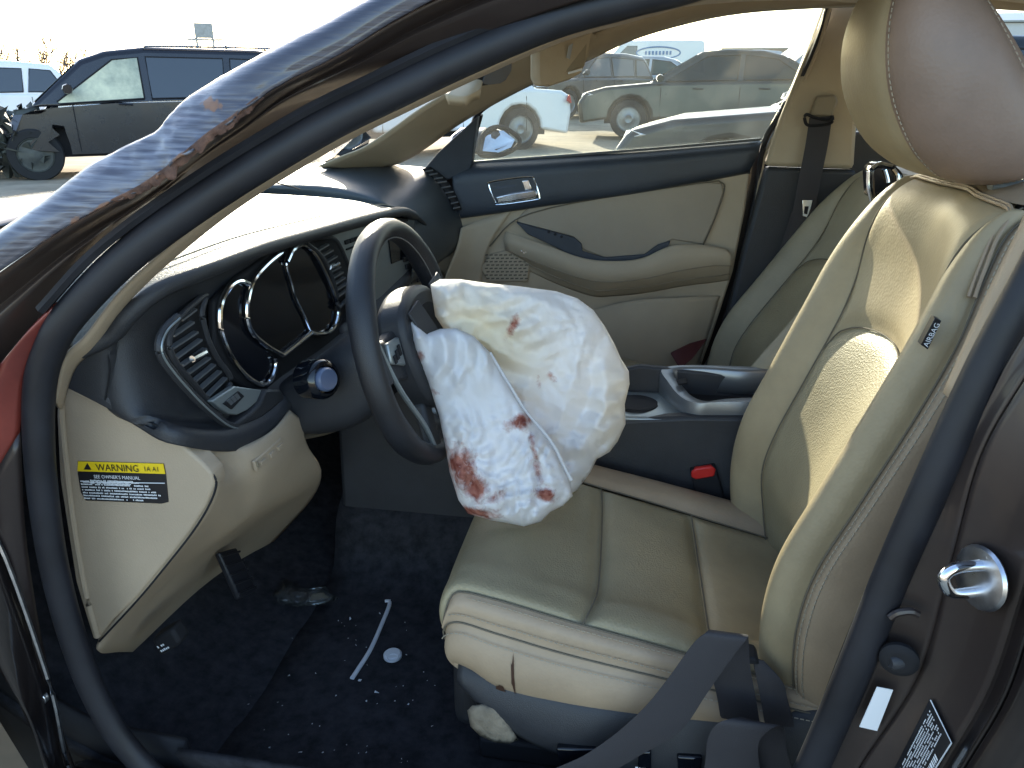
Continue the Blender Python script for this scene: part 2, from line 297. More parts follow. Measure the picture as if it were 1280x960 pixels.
def pillow(name, poly, depth, thick, m, parent, step=6., round_px=60., wrinkle=None, colfn=None, back=.5):
    """closed cushion-like body: outline in sight coordinates at real depth y=depth(px,py), puffed towards and away from the near side."""
    poly = np.asarray(poly, float); pl = []
    for i in range(len(poly)):
        a, b = poly[i], poly[(i+1) % len(poly)]; k = max(1, int(np.linalg.norm(b-a)/step)); pl += [a+(b-a)*j/k for j in range(k)]
    pl = np.array(pl); lo, hi = pl.min(0), pl.max(0)
    gx, gy = np.meshgrid(np.arange(lo[0], hi[0], step), np.arange(lo[1], hi[1], step)); g = np.stack([gx.ravel(), gy.ravel()], 1)+rng.uniform(-.25, .25, (gx.size, 2))*step
    g = g[inside(pl, g)]; g = g[edged(pl, g) > step*.6]; allp = np.vstack([pl, g]); nb = len(pl)
    v, e, f, *_ = delaunay_2d_cdt([Vector(p) for p in allp], [(i, (i+1) % nb) for i in range(nb)], [], 1, .001)
    v = np.array([tuple(p) for p in v]); d = edged(pl, v); s = np.sqrt(np.clip(1-(1-np.clip(d/round_px, 0, 1))**2, 0, 1))
    isb = d < .05; V = []; back_i = {}
    wr = np.array([wrinkle(p) for p in v]) if wrinkle else np.zeros(len(v))
    for i, p in enumerate(v): V.append(PY(p[0], p[1], depth(*p)-thick*s[i]-wr[i]*min(1, d[i]/9)))
    for i, p in enumerate(v):
        if isb[i]: back_i[i] = i
        else: back_i[i] = len(V); V.append(PY(p[0], p[1], depth(*p)+thick*back*s[i]+.002))
    Fc = [tuple(t)[::-1] for t in f]+[tuple(back_i[j] for j in t) for t in f]
    col = None
    if colfn: cc = np.array([colfn(p) for p in v]); col = np.zeros((len(V), 4)); col[:, 3] = 1; col[:len(v), :2] = cc
    if colfn:
        for i in back_i: col[back_i[i], :2] = cc[i]
    o = mk(name, V, Fc, m, parent, smooth=180, col=col)
    bm = bmesh.new(); bm.from_mesh(o.data); bmesh.ops.recalc_face_normals(bm, faces=bm.faces); bm.to_mesh(o.data); bm.free(); return o
def text(name, s, origin, xdir, ydir, h, m, parent=None, width=None, lift=.0006):
    cu = bpy.data.curves.new(name, 'FONT'); cu.body = s; cu.size = 1.; cu.resolution_u = 2; to = bpy.data.objects.new(name, cu)
    me = to.to_mesh(); V = np.array([v.co[:] for v in me.vertices]); Fc = [tuple(p.vertices) for p in me.polygons]; to.to_mesh_clear(); bpy.data.objects.remove(to)
    hh = V[:, 1].max(); ww = V[:, 0].max(); xd = np.array(xdir, float); yd = np.array(ydir, float); xd /= np.linalg.norm(xd); yd /= np.linalg.norm(yd)
    kx = (width/ww) if width else h/hh; nrm = np.cross(xd, yd)
    return mk(name, [np.asarray(origin)+xd*v[0]*kx+yd*v[1]*h/hh+nrm*lift for v in V], Fc, m, parent, smooth=0)
def glyphs(name, origin, xdir, ydir, wid, hei, rows, m, parent, lift=.0006, fill=.8, cw=1.):
    """small illegible print: rows of glyph-sized marks."""
    xd = np.array(xdir, float); yd = np.array(ydir, float); xd /= np.linalg.norm(xd); yd /= np.linalg.norm(yd); nrm = np.cross(xd, yd); V = []; Fc = []
    rh = hei/rows; gw = rh*.5*cw; r_ = random.Random(len(name)+rows)
    for i in range(rows):
        x = 0; end = wid*r_.uniform(.7, 1.)
        while x < end-gw:
            if r_.random() < fill:
                b = len(V); y0 = hei-(i+1)*rh+rh*.2; y1 = y0+rh*.55*r_.uniform(.7, 1)
                for a, c in ((x, y0), (x+gw*.72, y0), (x+gw*.72, y1), (x, y1)): V.append(np.asarray(origin)+xd*a+yd*c+nrm*lift)
                Fc.append((b, b+1, b+2, b+3))
            x += gw
    o = mk(name, V, Fc, m, parent, smooth=0); o['kind'] = 'stuff'; return o
def quilt(S, name, u0, u1, v0, v1, m, parent, nu=26, nv=26, dep=.007, wid=.012, puff=0.):
    """one leather panel cut out of the surface S(u,v); its border dips into the seam."""
    f = lambda q: q if callable(q) else (lambda t: np.full_like(t, q, dtype=float))
    def dens(n): t = np.linspace(0, 1, n); return .5*t+.5*(.5-.5*np.cos(math.pi*t))
    s, t = np.meshgrid(dens(nu), dens(nv), indexing='ij'); a, b, c, d = f(u0), f(u1), f(v0), f(v1)
    for _ in range(2):
        U = a(t)*(1-s)+b(t)*s; Vv = c(s)*(1-t)+d(s)*t
    P = S(U, Vv); e = 1e-3; du = S(U+e, Vv)-S(U-e, Vv); dv = S(U, Vv+e)-S(U, Vv-e); N = -np.cross(du, dv); N /= np.linalg.norm(N, axis=2)[..., None]+1e-12
    Lu = np.linalg.norm(np.diff(P, axis=0), axis=2).sum(0).mean(); Lv = np.linalg.norm(np.diff(P, axis=1), axis=2).sum(1).mean()
    dd = np.minimum(np.minimum(s, 1-s)*Lu, np.minimum(t, 1-t)*Lv)
    off = -dep*np.exp(-(dd/wid)**2)+puff*(1-np.exp(-(dd/(wid*3))**2))
    P = P+N*off[..., None]
    return mk(name, P.reshape(-1, 3), gridfaces(nu, nv, flip=False), m, parent, smooth=180), (lambda ss, tt: None)
def seamtube(S, uv, parent, r=.0013, off=-.0035, m='seam_dark', n=90):
    p = cr(np.array(uv), n); p = np.clip(p, .0015, .9985); e = 1e-3; P = S(p[:, 0], p[:, 1])
    N = -np.cross(S(p[:, 0]+e, p[:, 1])-S(p[:, 0]-e, p[:, 1]), S(p[:, 0], p[:, 1]+e)-S(p[:, 0], p[:, 1]-e)); N /= np.linalg.norm(N, axis=1)[:, None]+1e-12
    return tube('seam', P+N*off, r, m, parent, k=6)
class Surf:
    """smooth surface through a control grid, evaluated at u,v in 0..1 (dense table, bilinear)."""
    def __init__(s, G, n=160): s.T = crgrid(G, n, n); s.n = n
    def __call__(s, u, v):
        u = np.asarray(u, float)*(s.n-1); v = np.asarray(v, float)*(s.n-1); i = np.clip(np.floor(u).astype(int), 0, s.n-2); j = np.clip(np.floor(v).astype(int), 0, s.n-2)
        a = (u-i)[..., None]; b = (v-j)[..., None]; T = s.T
        return T[i, j]*(1-a)*(1-b)+T[i+1, j]*a*(1-b)+T[i, j+1]*(1-a)*b+T[i+1, j+1]*a*b
def seamline(S, uv, name, parent, r=.0008, m='stitch', off=.001, dash=True, n=160):
    p = cr(uv, n); P = S(p[:, 0], p[:, 1]); e = 1e-3
    N = -np.cross(S(p[:, 0]+e, p[:, 1])-S(p[:, 0]-e, p[:, 1]), S(p[:, 0], p[:, 1]+e)-S(p[:, 0], p[:, 1]-e)); N /= np.linalg.norm(N, axis=1)[:, None]; P = P+N*off
    V = []; Fc = []; L = np.concatenate([[0], np.cumsum(np.linalg.norm(np.diff(P, axis=0), axis=1))]); k = int(L[-1]/.0075)
    for i in range(k):
        q = [np.array([np.interp((i+t)*.0075, L, P[:, c]) for c in range(3)]) for t in (0, .68 if dash else 1.)]
        nn = np.array([np.interp((i+.4)*.0075, L, N[:, c]) for c in range(3)]); d = q[1]-q[0]; sd_ = np.cross(d, nn); sd_ /= np.linalg.norm(sd_)+1e-9; b = len(V)
        for e_ in q: V += [e_+sd_*r, e_-sd_*r, e_+nn*r*1.3]
        Fc += [(b, b+3, b+5, b+2), (b+2, b+5, b+4, b+1), (b, b+2, b+1), (b+3, b+4, b+5)]
    o = mk(name, V, Fc, m, parent, smooth=0); o['kind'] = 'stuff'; return o

# ================================================================== SETTING
def gz0(x, y):
    k = min(1, max(0, (math.atan2(x, max(y, .01))+.62)/.4)); k = k*k*(3-2*k); return (.004+.026*k)*max(0., math.hypot(x, y)-3)      # the yard rises gently away from the car
def PG(a, b):
    d = ray(a, b); t = 2.
    for _ in range(60): p = _C+d*t; t += (p[2]-gz0(p[0], p[1]))*2
    return _C+d*t
def ground():
    n = 120; xs = np.sign(np.linspace(-1, 1, n))*np.abs(np.linspace(-1, 1, n))**3*700; V = []
    for x in xs:
        for y in xs:
            y2 = y+10; d = math.hypot(x, y2-1.4); z = .05*fbm((x*.35, y2*.35, 2))*min(1, max(0, (d-4)/4)); V.append((x, y2, z+gz0(x, y2)))
    o = mk('ground', V, gridfaces(n, n, flip=True), 'dirt', smooth=180); o['kind'] = 'structure'
m = mat('dirt', (.40, .335, .245), .95, spec=.1, bump=1., bscale=30, col2=(.22, .185, .135), vscale=1.6)
ground()

# ================================================================== THE CAR'S BODY SHELL
body = thing('sedan_body', 'dark brown sedan body with scraped, dented, rusting front pillar and open driver doorway', 'car', (0, 1.45, 0))
def pts(l, y): return [PY(a, b, y if np.isscalar(y) else y[i]) for i, (a, b) in enumerate(l)]
def ramp(a, b, n): return np.linspace(a, b, n)
# --- near A pillar, outer skin (dented) --------------------------------------------------------
e4 = [(-90, 352), (0, 288), (60, 247), (110, 207), (160, 181), (196, 164), (214, 140), (240, 116), (320, 71), (400, 29), (470, -8), (560, -50), (700, -100)]
e3 = [(-60, 380), (20, 324), (80, 284), (140, 252), (178, 232), (218, 203), (258, 170), (298, 142), (345, 108), (425, 67), (500, 21), (590, -22), (740, -70)]
yo = [.67, .68, .69, .70, .705, .71, .72, .73, .74, .76, .78, .80, .83]
A_ = pts(e4, np.array(yo)+.035); B_ = pts(e3, yo)
n, nv = 150, 14; a = cr(A_, n); b = cr(B_, n); t = np.linspace(0, 1, nv); tt = np.linspace(0, len(e4)-1, n)
g = a[:, None]*(1-t)[None, :, None]+b[:, None]*t[None, :, None]
dent = np.exp(-((tt-5.2)/2.4)**2)
for i in range(n):
    for j in range(nv):
        bul = .018*math.sin(math.pi*min(1, t[j]*1.05))**.8
        q = g[i, j]; bul -= dent[i]*(.016*math.sin(math.pi*t[j])+.006*fbm(q*22)+.0008*fbm(q*70))
        if t[j] > .75: bul += dent[i]*.007*fbm((q[0]*60, q[2]*60, 4))*(t[j]-.75)*4
        g[i, j] += np.array((0, -1, .25))*bul
        if j == nv-1: g[i, j] += np.array((0, 0, 1))*dent[i]*(.006*fbm((q[0]*80, 0, 1)))
cd = np.zeros((n, nv, 4)); cd[..., 3] = 1
for i in range(n):
    s = 1/(1+math.exp(-(tt[i]-1.1)*2.2))*1/(1+math.exp((tt[i]-7.2)*2.4))
    for j in range(nv):
        cd[i, j, 0] = np.clip(s*1.15, 0, 1)
        edge = max(math.exp(-((1-t[j])/.14)**2), .75*math.exp(-(t[j]/.06)**2))
        blob = math.exp(-(((tt[i]-6.9)/.55)**2+((t[j]-.62)/.35)**2)); cd[i, j, 1] = np.clip(s*(.42*edge)+.52*blob, 0, 1)
mk('a_pillar', g.reshape(-1, 3), gridfaces(n, nv), 'paint_scraped', body, smooth=60, solid=.0025, soff=-1, col=cd.reshape(-1, 4))
# torn lip hanging from the skin's lower edge
V = []; Fc = []; k0 = None
lipn = 150
for i in range(lipn):
    ti = 3.0+4.6*i/(lipn-1); p = np.array([np.interp(ti, tt, b[:, c]) for c in range(3)]); wd = (.005+.010*abs(fbm((ti*2.2, 3, 1), 4)))*math.sin(math.pi*i/(lipn-1))**.4
    V += [p+np.array((0, -.002, .001)), p+np.array((.003*fbm((ti*3, 0, 0)), .006, -wd)), p+np.array((0, .012, -wd*.4))]
mk('torn_edge', V, gridfaces(lipn, 3), 'rust', body, smooth=30, solid=.0012) if 'rust' in MATS else None
# --- painted jamb channel --------------------------------------------------------------------
j0 = [(-60, 384), (20, 328), (80, 288), (140, 256), (178, 236), (218, 207), (262, 172), (300, 146), (345, 112), (425, 71), (500, 25), (590, -18), (740, -66)]
j1 = [(-90, 560), (-10, 468), (48, 400), (104, 338), (140, 303), (195, 262), (250, 221), (300, 188), (370, 142), (470, 96), (565, 58), (680, 16), (800, -22)]
yj0 = np.array(yo)+.014; yj1 = np.linspace(.715, .87, 13)
def chan(g):
    t = np.linspace(0, 1, g.shape[1]); g = g.copy()
    g[:, :, 1] += (.016*np.exp(-((t-.24)/.1)**2))[None, :]; return g
strip('door_jamb', pts(j0, yj0), pts(j1, yj1), 'paint_jamb', body, n=80, nv=18, fn=chan)
# jamb going down below the corner: hinge pillar
hp_in = [(72, 380), (45, 440), (31, 480), (25, 540), (35, 690), (65, 855), (110, 985), (230, 1090)]
hp_mid = [(0, 455), (-20, 500), (-30, 560), (-30, 640), (5, 700), (60, 858), (95, 985), (200, 1110)]
hp_out = [(-80, 520), (-100, 560), (-110, 620), (-90, 700), (-40, 780), (38, 900), (75, 985), (180, 1130)]
strip('hinge_pillar', pts(hp_in[:4], .715), pts(hp_mid[:4], .70), 'paint_red_reflection', body, n=20, nv=8, bulge=.006)
strip('hinge_pillar', pts(hp_in[3:], .715), pts(hp_mid[3:], .70), 'paint_jamb', body, n=30, nv=8, bulge=.006)
strip('fender_flange', pts(hp_mid, .699), pts(hp_out, .655), 'paint_brown', body, n=40, nv=6, bulge=.01)
tube('flange_seam', pts([(x+3, y_) for x, y_ in hp_mid[3:]], .695), .003, 'steel', body, n=30, k=6)
cyl('hinge_bolt', PY(52, 872, .69), (0, -1, 0), .009, .008, 'steel', body)
# --- weatherstrip all round the opening: up the A pillar, over the roof rail, down the B pillar --
wl = [(330, 1060), (240, 1010), (168, 945), (124, 880), (92, 800), (68, 710), (54, 620), (48, 540), (50, 480), (60, 440), (84, 398), (156, 323), (266, 242), (400, 160), (492, 114), (587, 69), (693, 25), (782, 0), (890, -30)]
yw = [.72]*11+[.735, .765, .80, .825, .85, .875, .893, .915]
wp = pts(wl, yw); bw = [(1425, 110), (1352, 236), (1290, 352), (1232, 460), (1167, 600), (1112, 725), (1062, 850), (1012, 965), (965, 1060)]
ybw = [.80, .765, .745, .735, .725, .72, .715, .715, .715]
wb = pts(bw, ybw); top = [np.array((.12, .93, 1.37)), np.array((.34, .915, 1.375)), np.array((.45, .87, 1.30))]
tube('weatherstrip', wp+top+wb, .0185, 'rubber', body, n=260, k=12, flat=.8, up=(0, 1, 0))
tube('weatherstrip_lip', [p+np.array((0, -.012, 0))+np.array((-.02, 0, .012)) for p in wp[10:]], .006, 'rubber', body, n=120, k=6)
# --- beige trim just inside, near side ---------------------------------------------------------
w_in = [(70, 500), (82, 448), (110, 420), (166, 352), (280, 258), (412, 178), (503, 134), (597, 90), (701, 46), (792, 20), (890, -8)]
t_in = [(78, 512), (94, 462), (121, 434), (174, 364), (287, 268), (417, 186), (508, 139), (602, 94), (705, 49), (795, 23), (893, -6)]
strip('a_pillar_trim', pts(w_in, [.74, .74, .745, .76, .79, .825, .85, .87, .895, .91, .93]), pts(t_in, [.77, .77, .775, .79, .82, .86, .89, .93, .97, 1., 1.03]), 'trim_beige', body, n=70, nv=6, bulge=.004, bdir=(0, 0, -1))
# --- B pillar jamb with creases -----------------------------------------------------------------
c0 = [(1440, 60), (1310, 360), (1250, 470), (1190, 600), (1133, 725), (1083, 850), (1030, 965), (985, 1060)]
c1 = [(1480, 100), (1345, 380), (1285, 470), (1228, 570), (1190, 705), (1148, 848), (1072, 965), (1030, 1060)]
c2 = [(1560, 100), (1460, 400), (1390, 520), (1330, 620), (1290, 720), (1243, 860), (1183, 965), (1130, 1060)]
c3 = [(1580, 110), (1475, 420), (1402, 540), (1342, 640), (1304, 735), (1262, 865), (1204, 965), (1150, 1060)]
c4 = [(1900, 100), (1800, 400), (1740, 540), (1680, 700), (1600, 860), (1500, 980), (1420, 1060), (1360, 1100)]
strip('b_pillar_jamb', pts(c0, .722), pts(c1, .705), 'paint_jamb', body, n=50, nv=8, bulge=-.004)
strip('b_pillar_face', pts(c1, .704), pts(c2, .648), 'paint_jamb', body, n=50, nv=10, bulge=-.008)
strip('rear_door_edge', pts(c2, .646), pts(c3, .612), 'paint_brown', body, n=50, nv=8, bulge=.006)
strip('rear_door_skin', pts(c3, .611), pts(c4, .615), 'paint_brown', body, n=50, nv=8, bulge=.03)
# striker
sp = PY(1228, 722, .672)
st = thing_part = lathe('striker_plate', [(.0, -.001), (.029, -.001), (.031, .002), (.029, .005), (.020, .007), (.012, .0075), (0.001, .0075)], sp, (-.95, -.36, .03), 'steel', body, k=28)
ax = np.array((-.95, -.36, .03)); ax /= np.linalg.norm(ax); s0 = sp+np.array((0, 0, .014)); s1 = sp+np.array((.004, 0, -.014))
tube('striker_loop', [s0, s0+ax*.03, s0+ax*.042-np.array((0, 0, .008)), s1+ax*.042+np.array((0, 0, .008)), s1+ax*.03, s1], .0055, 'chrome', st, n=40, k=10)
for dz in (-.021, .021): lathe('striker_screw', [(0.0001, .004), (.0075, .004), (.0075, .009), (.004, .011), (.0001, .011)], sp+np.array((.006, 0, dz)), ax, 'steel', st, k=14)
# rubber plug / screw housing
pc = PY(1124, 822, .70); lathe('pillar_plug', [(.0001, 0), (.019, 0), (.019, .005), (.015, .008), (.010, .009), (.0001, .007)], pc, (-.3, -1, 0), 'black_matte', body, k=24)
lathe('plug_screw', [(.0001, 0), (.009, 0), (.009, .012), (.006, .016), (.0001, .015)], pc+np.array((.004, 0, -.003)), ax, 'dark_plastic', body, k=16)
tube('plug_hood', pts([(1112, 772), (1122, 766), (1138, 764), (1148, 768)], .702), .004, 'paint_jamb', body, n=24)
slab('paper_sticker', pts([(1096, 858), (1116, 862), (1096, 913), (1074, 908)], [.702, .699, .699, .702]), 'white_print', body, t=.0008, d=(.2, -1, 0), bevel=0)
# certification label with print and barcode
lq = pts([(1160, 868), (1186, 921), (1130, 1010), (1088, 1010)], [.690, .655, .657, .681]); lb = slab('certification_label', [p-np.array((0, .006, 0)) for p in lq], 'black_print', body, t=.001, d=(.1, -1, 0), bevel=0)
tube('label_border', [p-np.array((0, .0078, 0)) for p in (lq[0], lq[1], lq[2])], .0007, 'white_print', lb, k=5)
xd = lq[3]-lq[0]; yd = lq[0]-lq[1]; o_ = np.asarray(lq[0])+(lq[1]-lq[0])*.86+xd*.05-np.array((0, .0100, 0))
glyphs('label_print', o_+yd*.22, xd, yd, np.linalg.norm(xd)*.9, np.linalg.norm(yd)*.60, 9, 'white_print', lb, cw=1.6)
V = []; Fc = []; ux = xd/np.linalg.norm(xd); x = .02
while x < .12:
    w_ = random.choice((.0012, .002, .003)); bb = len(V); V += [o_+ux*x+yd*.0, o_+ux*(x+w_)+yd*.0, o_+ux*(x+w_)+yd*.14, o_+ux*x+yd*.14]; Fc.append((bb, bb+1, bb+2, bb+3)); x += w_+random.choice((.0011, .0018))
mk('barcode', V, Fc, 'white_print', lb, smooth=0)['kind'] = 'stuff'
# beige inner B pillar trim edge, near side
strip('b_pillar_trim', pts([(1330, 150), (1285, 268), (1235, 372), (1183, 492)], .775), pts([(1345, 170), (1300, 290), (1252, 392), (1192, 500)], .755), 'trim_beige', body, n=24, nv=4)
strip('b_pillar_lower_trim', pts([(1192, 500), (1130, 640), (1060, 800), (1000, 960)], .775), pts([(1196, 502), (1138, 650), (1080, 800), (1010, 960)], .75), 'dark_plastic', body, n=24, nv=4)
box('sill', (-.2, .67, .20), (1.2, .16, .2), 'paint_brown', body, bevel=.03)
box('sill_trim', (-.2, .775, .205), (1.05, .1, .05), 'dark_plastic', body, bevel=.02)
def gp_(a, b):
    y = 2.15
    for _ in range(6): y = 2.165-.30*max(0, PY(a, b, y)[2]-1.03)
    return PY(a, b, y)
# --- far A pillar trim, headliner, roof, glass ---------------------------------------------------
fL = [(468, 212), (505, 200), (535, 182), (565, 160), (592, 143), (640, 116), (690, 92), (760, 62)]
fU = [(398, 207), (428, 194), (455, 183), (490, 160), (525, 135), (570, 108), (640, 70), (730, 30)]
yl = np.linspace(2.12, 1.97, 8); yu = np.linspace(2.0, 1.86, 8)
strip('a_pillar_trim', pts(fL, yl), pts(fU, yu), 'trim_beige_far', body, n=40, nv=8, bulge=.008, bdir=(.3, -1, 0))
strip('a_pillar_skin', [p+np.array((-.03, .06, .0)) for p in pts(fL, yl)], [p+np.array((-.004, .03, -.006)) for p in pts(fU, yu)], 'paint_brown', body, n=40, nv=4)
strip('roof_rail_trim', pts([(690, 92), (735, 74), (800, 45), (900, 19), (1030, 6), (1120, 4), (1300, 12)], 1.98), pts([(690, 60), (735, 44), (800, 20), (900, -8), (1030, -30), (1120, -40), (1300, -45)], 1.9), 'trim_beige_far', body, n=40, nv=6, bulge=.012, bdir=(0, -1, -.5))
strip('roof_side_rail', [gp_(*q) for q in ((600, 138), (690, 90), (735, 72), (800, 43), (900, 17), (1000, 5), (1120, 0), (1300, 0))], [(-.45, 2.13, 1.20), (-.30, 2.11, 1.285), (-.2, 2.09, 1.33), (-.08, 2.075, 1.37), (.15, 2.06, 1.41), (.35, 2.055, 1.415), (.6, 2.055, 1.412), (1.1, 2.03, 1.38)], 'paint_brown', body, n=40, nv=5, bulge=.01, bdir=(0, 1, 0), solid=.02)
slab('kick_panel', [(-1.12, 2.17, .2), (-.40, 2.17, .2), (-.40, 2.17, .80), (-.62, 2.17, 1.0), (-1.12, 2.17, .96)], 'black_matte', body, t=.02, bevel=0)
tube('grab_handle_cap', pts([(846, 22), (862, 16), (880, 12)], 1.93), .010, 'trim_beige_far', body, n=10, flat=.6)
H = [[(-.30, y, z) for y, z in ((.80, 1.275), (1.1, 1.335), (1.45, 1.355), (1.8, 1.335), (2.10, 1.275))], [(-.1, y, z) for y, z in ((.83, 1.36), (1.1, 1.405), (1.45, 1.42), (1.8, 1.405), (2.07, 1.36))],
     [(.2, y, z) for y, z in ((.85, 1.41), (1.1, 1.445), (1.45, 1.46), (1.8, 1.445), (2.05, 1.41))], [(.7, y, z) for y, z in ((.85, 1.41), (1.1, 1.45), (1.45, 1.46), (1.8, 1.45), (2.05, 1.41))], [(1.25, y, z) for y, z in ((.88, 1.34), (1.1, 1.37), (1.45, 1.38), (1.8, 1.37), (2.02, 1.34))]]
H = np.array(H); patch('roof', H, 'paint_brown', body, 20, 20, solid=.004, soff=1)
Hl = H.copy(); Hl[..., 2] -= .03; Hl[:, 0, 1] += .06; Hl[:, -1, 1] -= .05; Hl[:, 0, 2] -= .01; patch('headliner', Hl, 'headliner', body, 20, 20)
WS = np.array([[(-1.08, y, z) for y, z in ((.765, .91), (1.45, .985), (2.10, .96))], [(-.70, y, z) for y, z in ((.765, 1.05), (1.45, 1.165), (2.12, 1.11))], [(-.29, y, z) for y, z in ((.815, 1.265), (1.45, 1.365), (2.08, 1.285))]])
WS[0, 1, 0] -= .12; WS[1, 1, 0] -= .06; patch('windshield', WS, 'glass', body, 14, 14, solid=0)
# hood, fenders, cowl
HD = np.array([[(-1.12, y, z) for y, z in ((.60, .93), (.85, .97), (1.45, 1.0), (2.05, .97), (2.30, .93))], [(-1.5, y, z) for y, z in ((.58, .90), (.85, .95), (1.45, .98), (2.05, .95), (2.32, .90))], [(-1.95, y, z) for y, z in ((.63, .80), (.9, .84), (1.45, .87), (2.0, .84), (2.27, .80))], [(-2.2, y, z) for y, z in ((.75, .66), (1., .70), (1.45, .72), (1.9, .70), (2.15, .66))]])
patch('hood', HD, 'paint_brown', body, 20, 20, soff=1)
patch('cowl', [[(-1.12, .70, .945), (-1.14, 1.45, .985), (-1.12, 2.2, .945)], [(-.98, .70, .955), (-1.0, 1.45, .965), (-.98, 2.2, .955)]], 'black_matte', body, 6, 10)
FN = [[(x, .60, z) for x in (-.80, -1.1, -1.6, -2.1)] for z in (.93, .75, .55, .3)]
FN = np.array(FN); FN[1:3, :, 1] -= .035; FN[0, :, 2] = (.99, .93, .87, .75); FN[:, 3, 1] += .15; patch('fender', FN, 'paint_brown', body, 14, 14)
FN2 = FN.copy(); FN2[..., 1] = 2.9-FN2[..., 1]; patch('fender', FN2, 'paint_brown', body, 14, 14, soff=1)
for x in (-1.45, 1.3):
    for y, s in ((.68, -1), (2.22, 1)): tube('wheel', [(x+.23*math.cos(a), y, .32+.23*math.sin(a)) for a in np.linspace(0, 2*math.pi, 24, endpoint=False)], .09, 'tyre', body, closed=True, k=10, up=(0, 1, 0))
# floor, firewall, transmission tunnel, rear of the cabin
FL = np.array([[(x, y, z) for y, z in ((.74, .33), (.80, .235), (1.1, .225), (1.30, .24), (1.36, .36), (1.45, .40), (1.54, .36), (1.62, .24), (2.0, .225), (2.14, .30))] for x in (-.62, -.4, 0, .5, 1.2)]); patch('carpet', FL, 'carpet', body, 16, 40, solid=.01)
FW = np.array([[(x, y, z) for y in (.76, 1.1, 1.45, 1.8, 2.14)] for x, z in ((-.60, .23), (-.80, .29), (-.98, .45), (-1.05, .70), (-1.1, .95))]); patch('firewall', FW, 'carpet', body, 16, 12, solid=.02)
strip('toe_side_trim', [(-1.05, .765, .7), (-.95, .765, .5), (-.80, .765, .35), (-.62, .76, .33)], [(-.9, .765, .2), (-.8, .765, .2), (-.7, .765, .2), (-.6, .765, .2)], 'black_matte', body, n=14, nv=3, solid=.01)
patch('rear_seat_back', [[(1.05, y, .35) for y in (.8, 1.1, 1.45, 1.8, 2.1)], [(1.0, y, .5) for y in (.8, 1.1, 1.45, 1.8, 2.1)], [(1.16, y, .8) for y in (.8, 1.1, 1.45, 1.8, 2.1)], [(1.25, y, .98) for y in (.8, 1.1, 1.45, 1.8, 2.1)]], 'leather_far', body, 12, 12, solid=.05)
box('parcel_shelf', (1.45, 1.45, .98), (.45, 1.3, .03), 'dark_plastic', body)
box('rear_bulkhead', (1.7, 1.45, .6), (.04, 1.5, .75), 'black_matte', body)
patch('rear_glass', [[(1.25, .9, 1.33), (1.25, 1.45, 1.37), (1.25, 2.0, 1.33)], [(1.72, .84, .98), (1.74, 1.45, 1.0), (1.72, 2.06, .98)]], 'glass', body, 8, 8, solid=0)
for y in (.86, 2.04): slab('c_pillar', [(1.15, y, 1.36), (1.3, y, 1.36), (1.78, y, .98), (1.4, y, .98)], 'paint_brown', body, t=.04, d=(0, 1, 0), bevel=.01)
slab('quarter_panel', [(.33, .68, .22), (1.0, .68, .22), (1.05, .68, .5), (1.2, .68, .66), (1.4, .68, .66), (1.6, .68, .5), (1.65, .68, .25), (2.2, .72, .3), (2.25, .72, .8), (1.75, .72, .97), (.36, .70, .98)], 'paint_brown', body, t=.03, bevel=.01)
slab('quarter_panel', [(.30, 2.20, .22), (1.0, 2.20, .22), (1.05, 2.20, .5), (1.2, 2.2, .66), (1.4, 2.2, .66), (1.6, 2.2, .5), (1.65, 2.2, .25), (2.2, 2.16, .3), (2.25, 2.16, .8), (1.75, 2.16, .99), (.30, 2.18, 1.03)], 'paint_brown', body, t=.03, bevel=.01)
# far B pillar trim: beige upper, dark lower, and the rear door behind it
slab('b_pillar_trim', pts([(956, 208), (975, 150), (1004, 78), (1036, -10), (1090, -20), (1085, 60), (1072, 150), (1068, 212)], 2.08), 'trim_beige_far', body, t=.05, bevel=.012)
slab('b_pillar_lower_trim', pts([(958, 209), (1072, 213), (1040, 330), (960, 480), (870, 480), (905, 420), (925, 330)], 2.085), 'dark_plastic', body, t=.05, bevel=.01)
slab('rear_door_panel', pts([(1060, 165), (1400, 150), (1400, 600), (1000, 600)], 2.14), 'dark_plastic', body, t=.04, bevel=.01)
patch('rear_door_glass', [[(.40, 2.17, 1.05), (1.25, 2.17, 1.07)], [(.46, 2.04, 1.36), (1.15, 2.04, 1.36)]], 'glass', body, 6, 6, solid=0)

# ================================================================== DASHBOARD
dash = thing('dashboard', 'black over beige dashboard glaring in sun, with chrome-ringed gauges', 'dashboard', (-.7, 1.45, .7))
lipy = [.775, .80, .84, .90, 1.0, 1.14, 1.35, 1.55, 1.66, 1.74]
lippx = [(96, 430), (135, 411), (158, 385), (196, 354), (262, 327), (330, 302), (400, 283), (466, 266), (500, 260), (517, 266)]
lipP = []
for (a, b), x in zip(lippx, [-.66, -.625, -.60, -.575, -.555, -.55, -.55, -.55, -.552, -.56]): lipP.append(PX(a, b, x))
lipP = np.array(lipP)
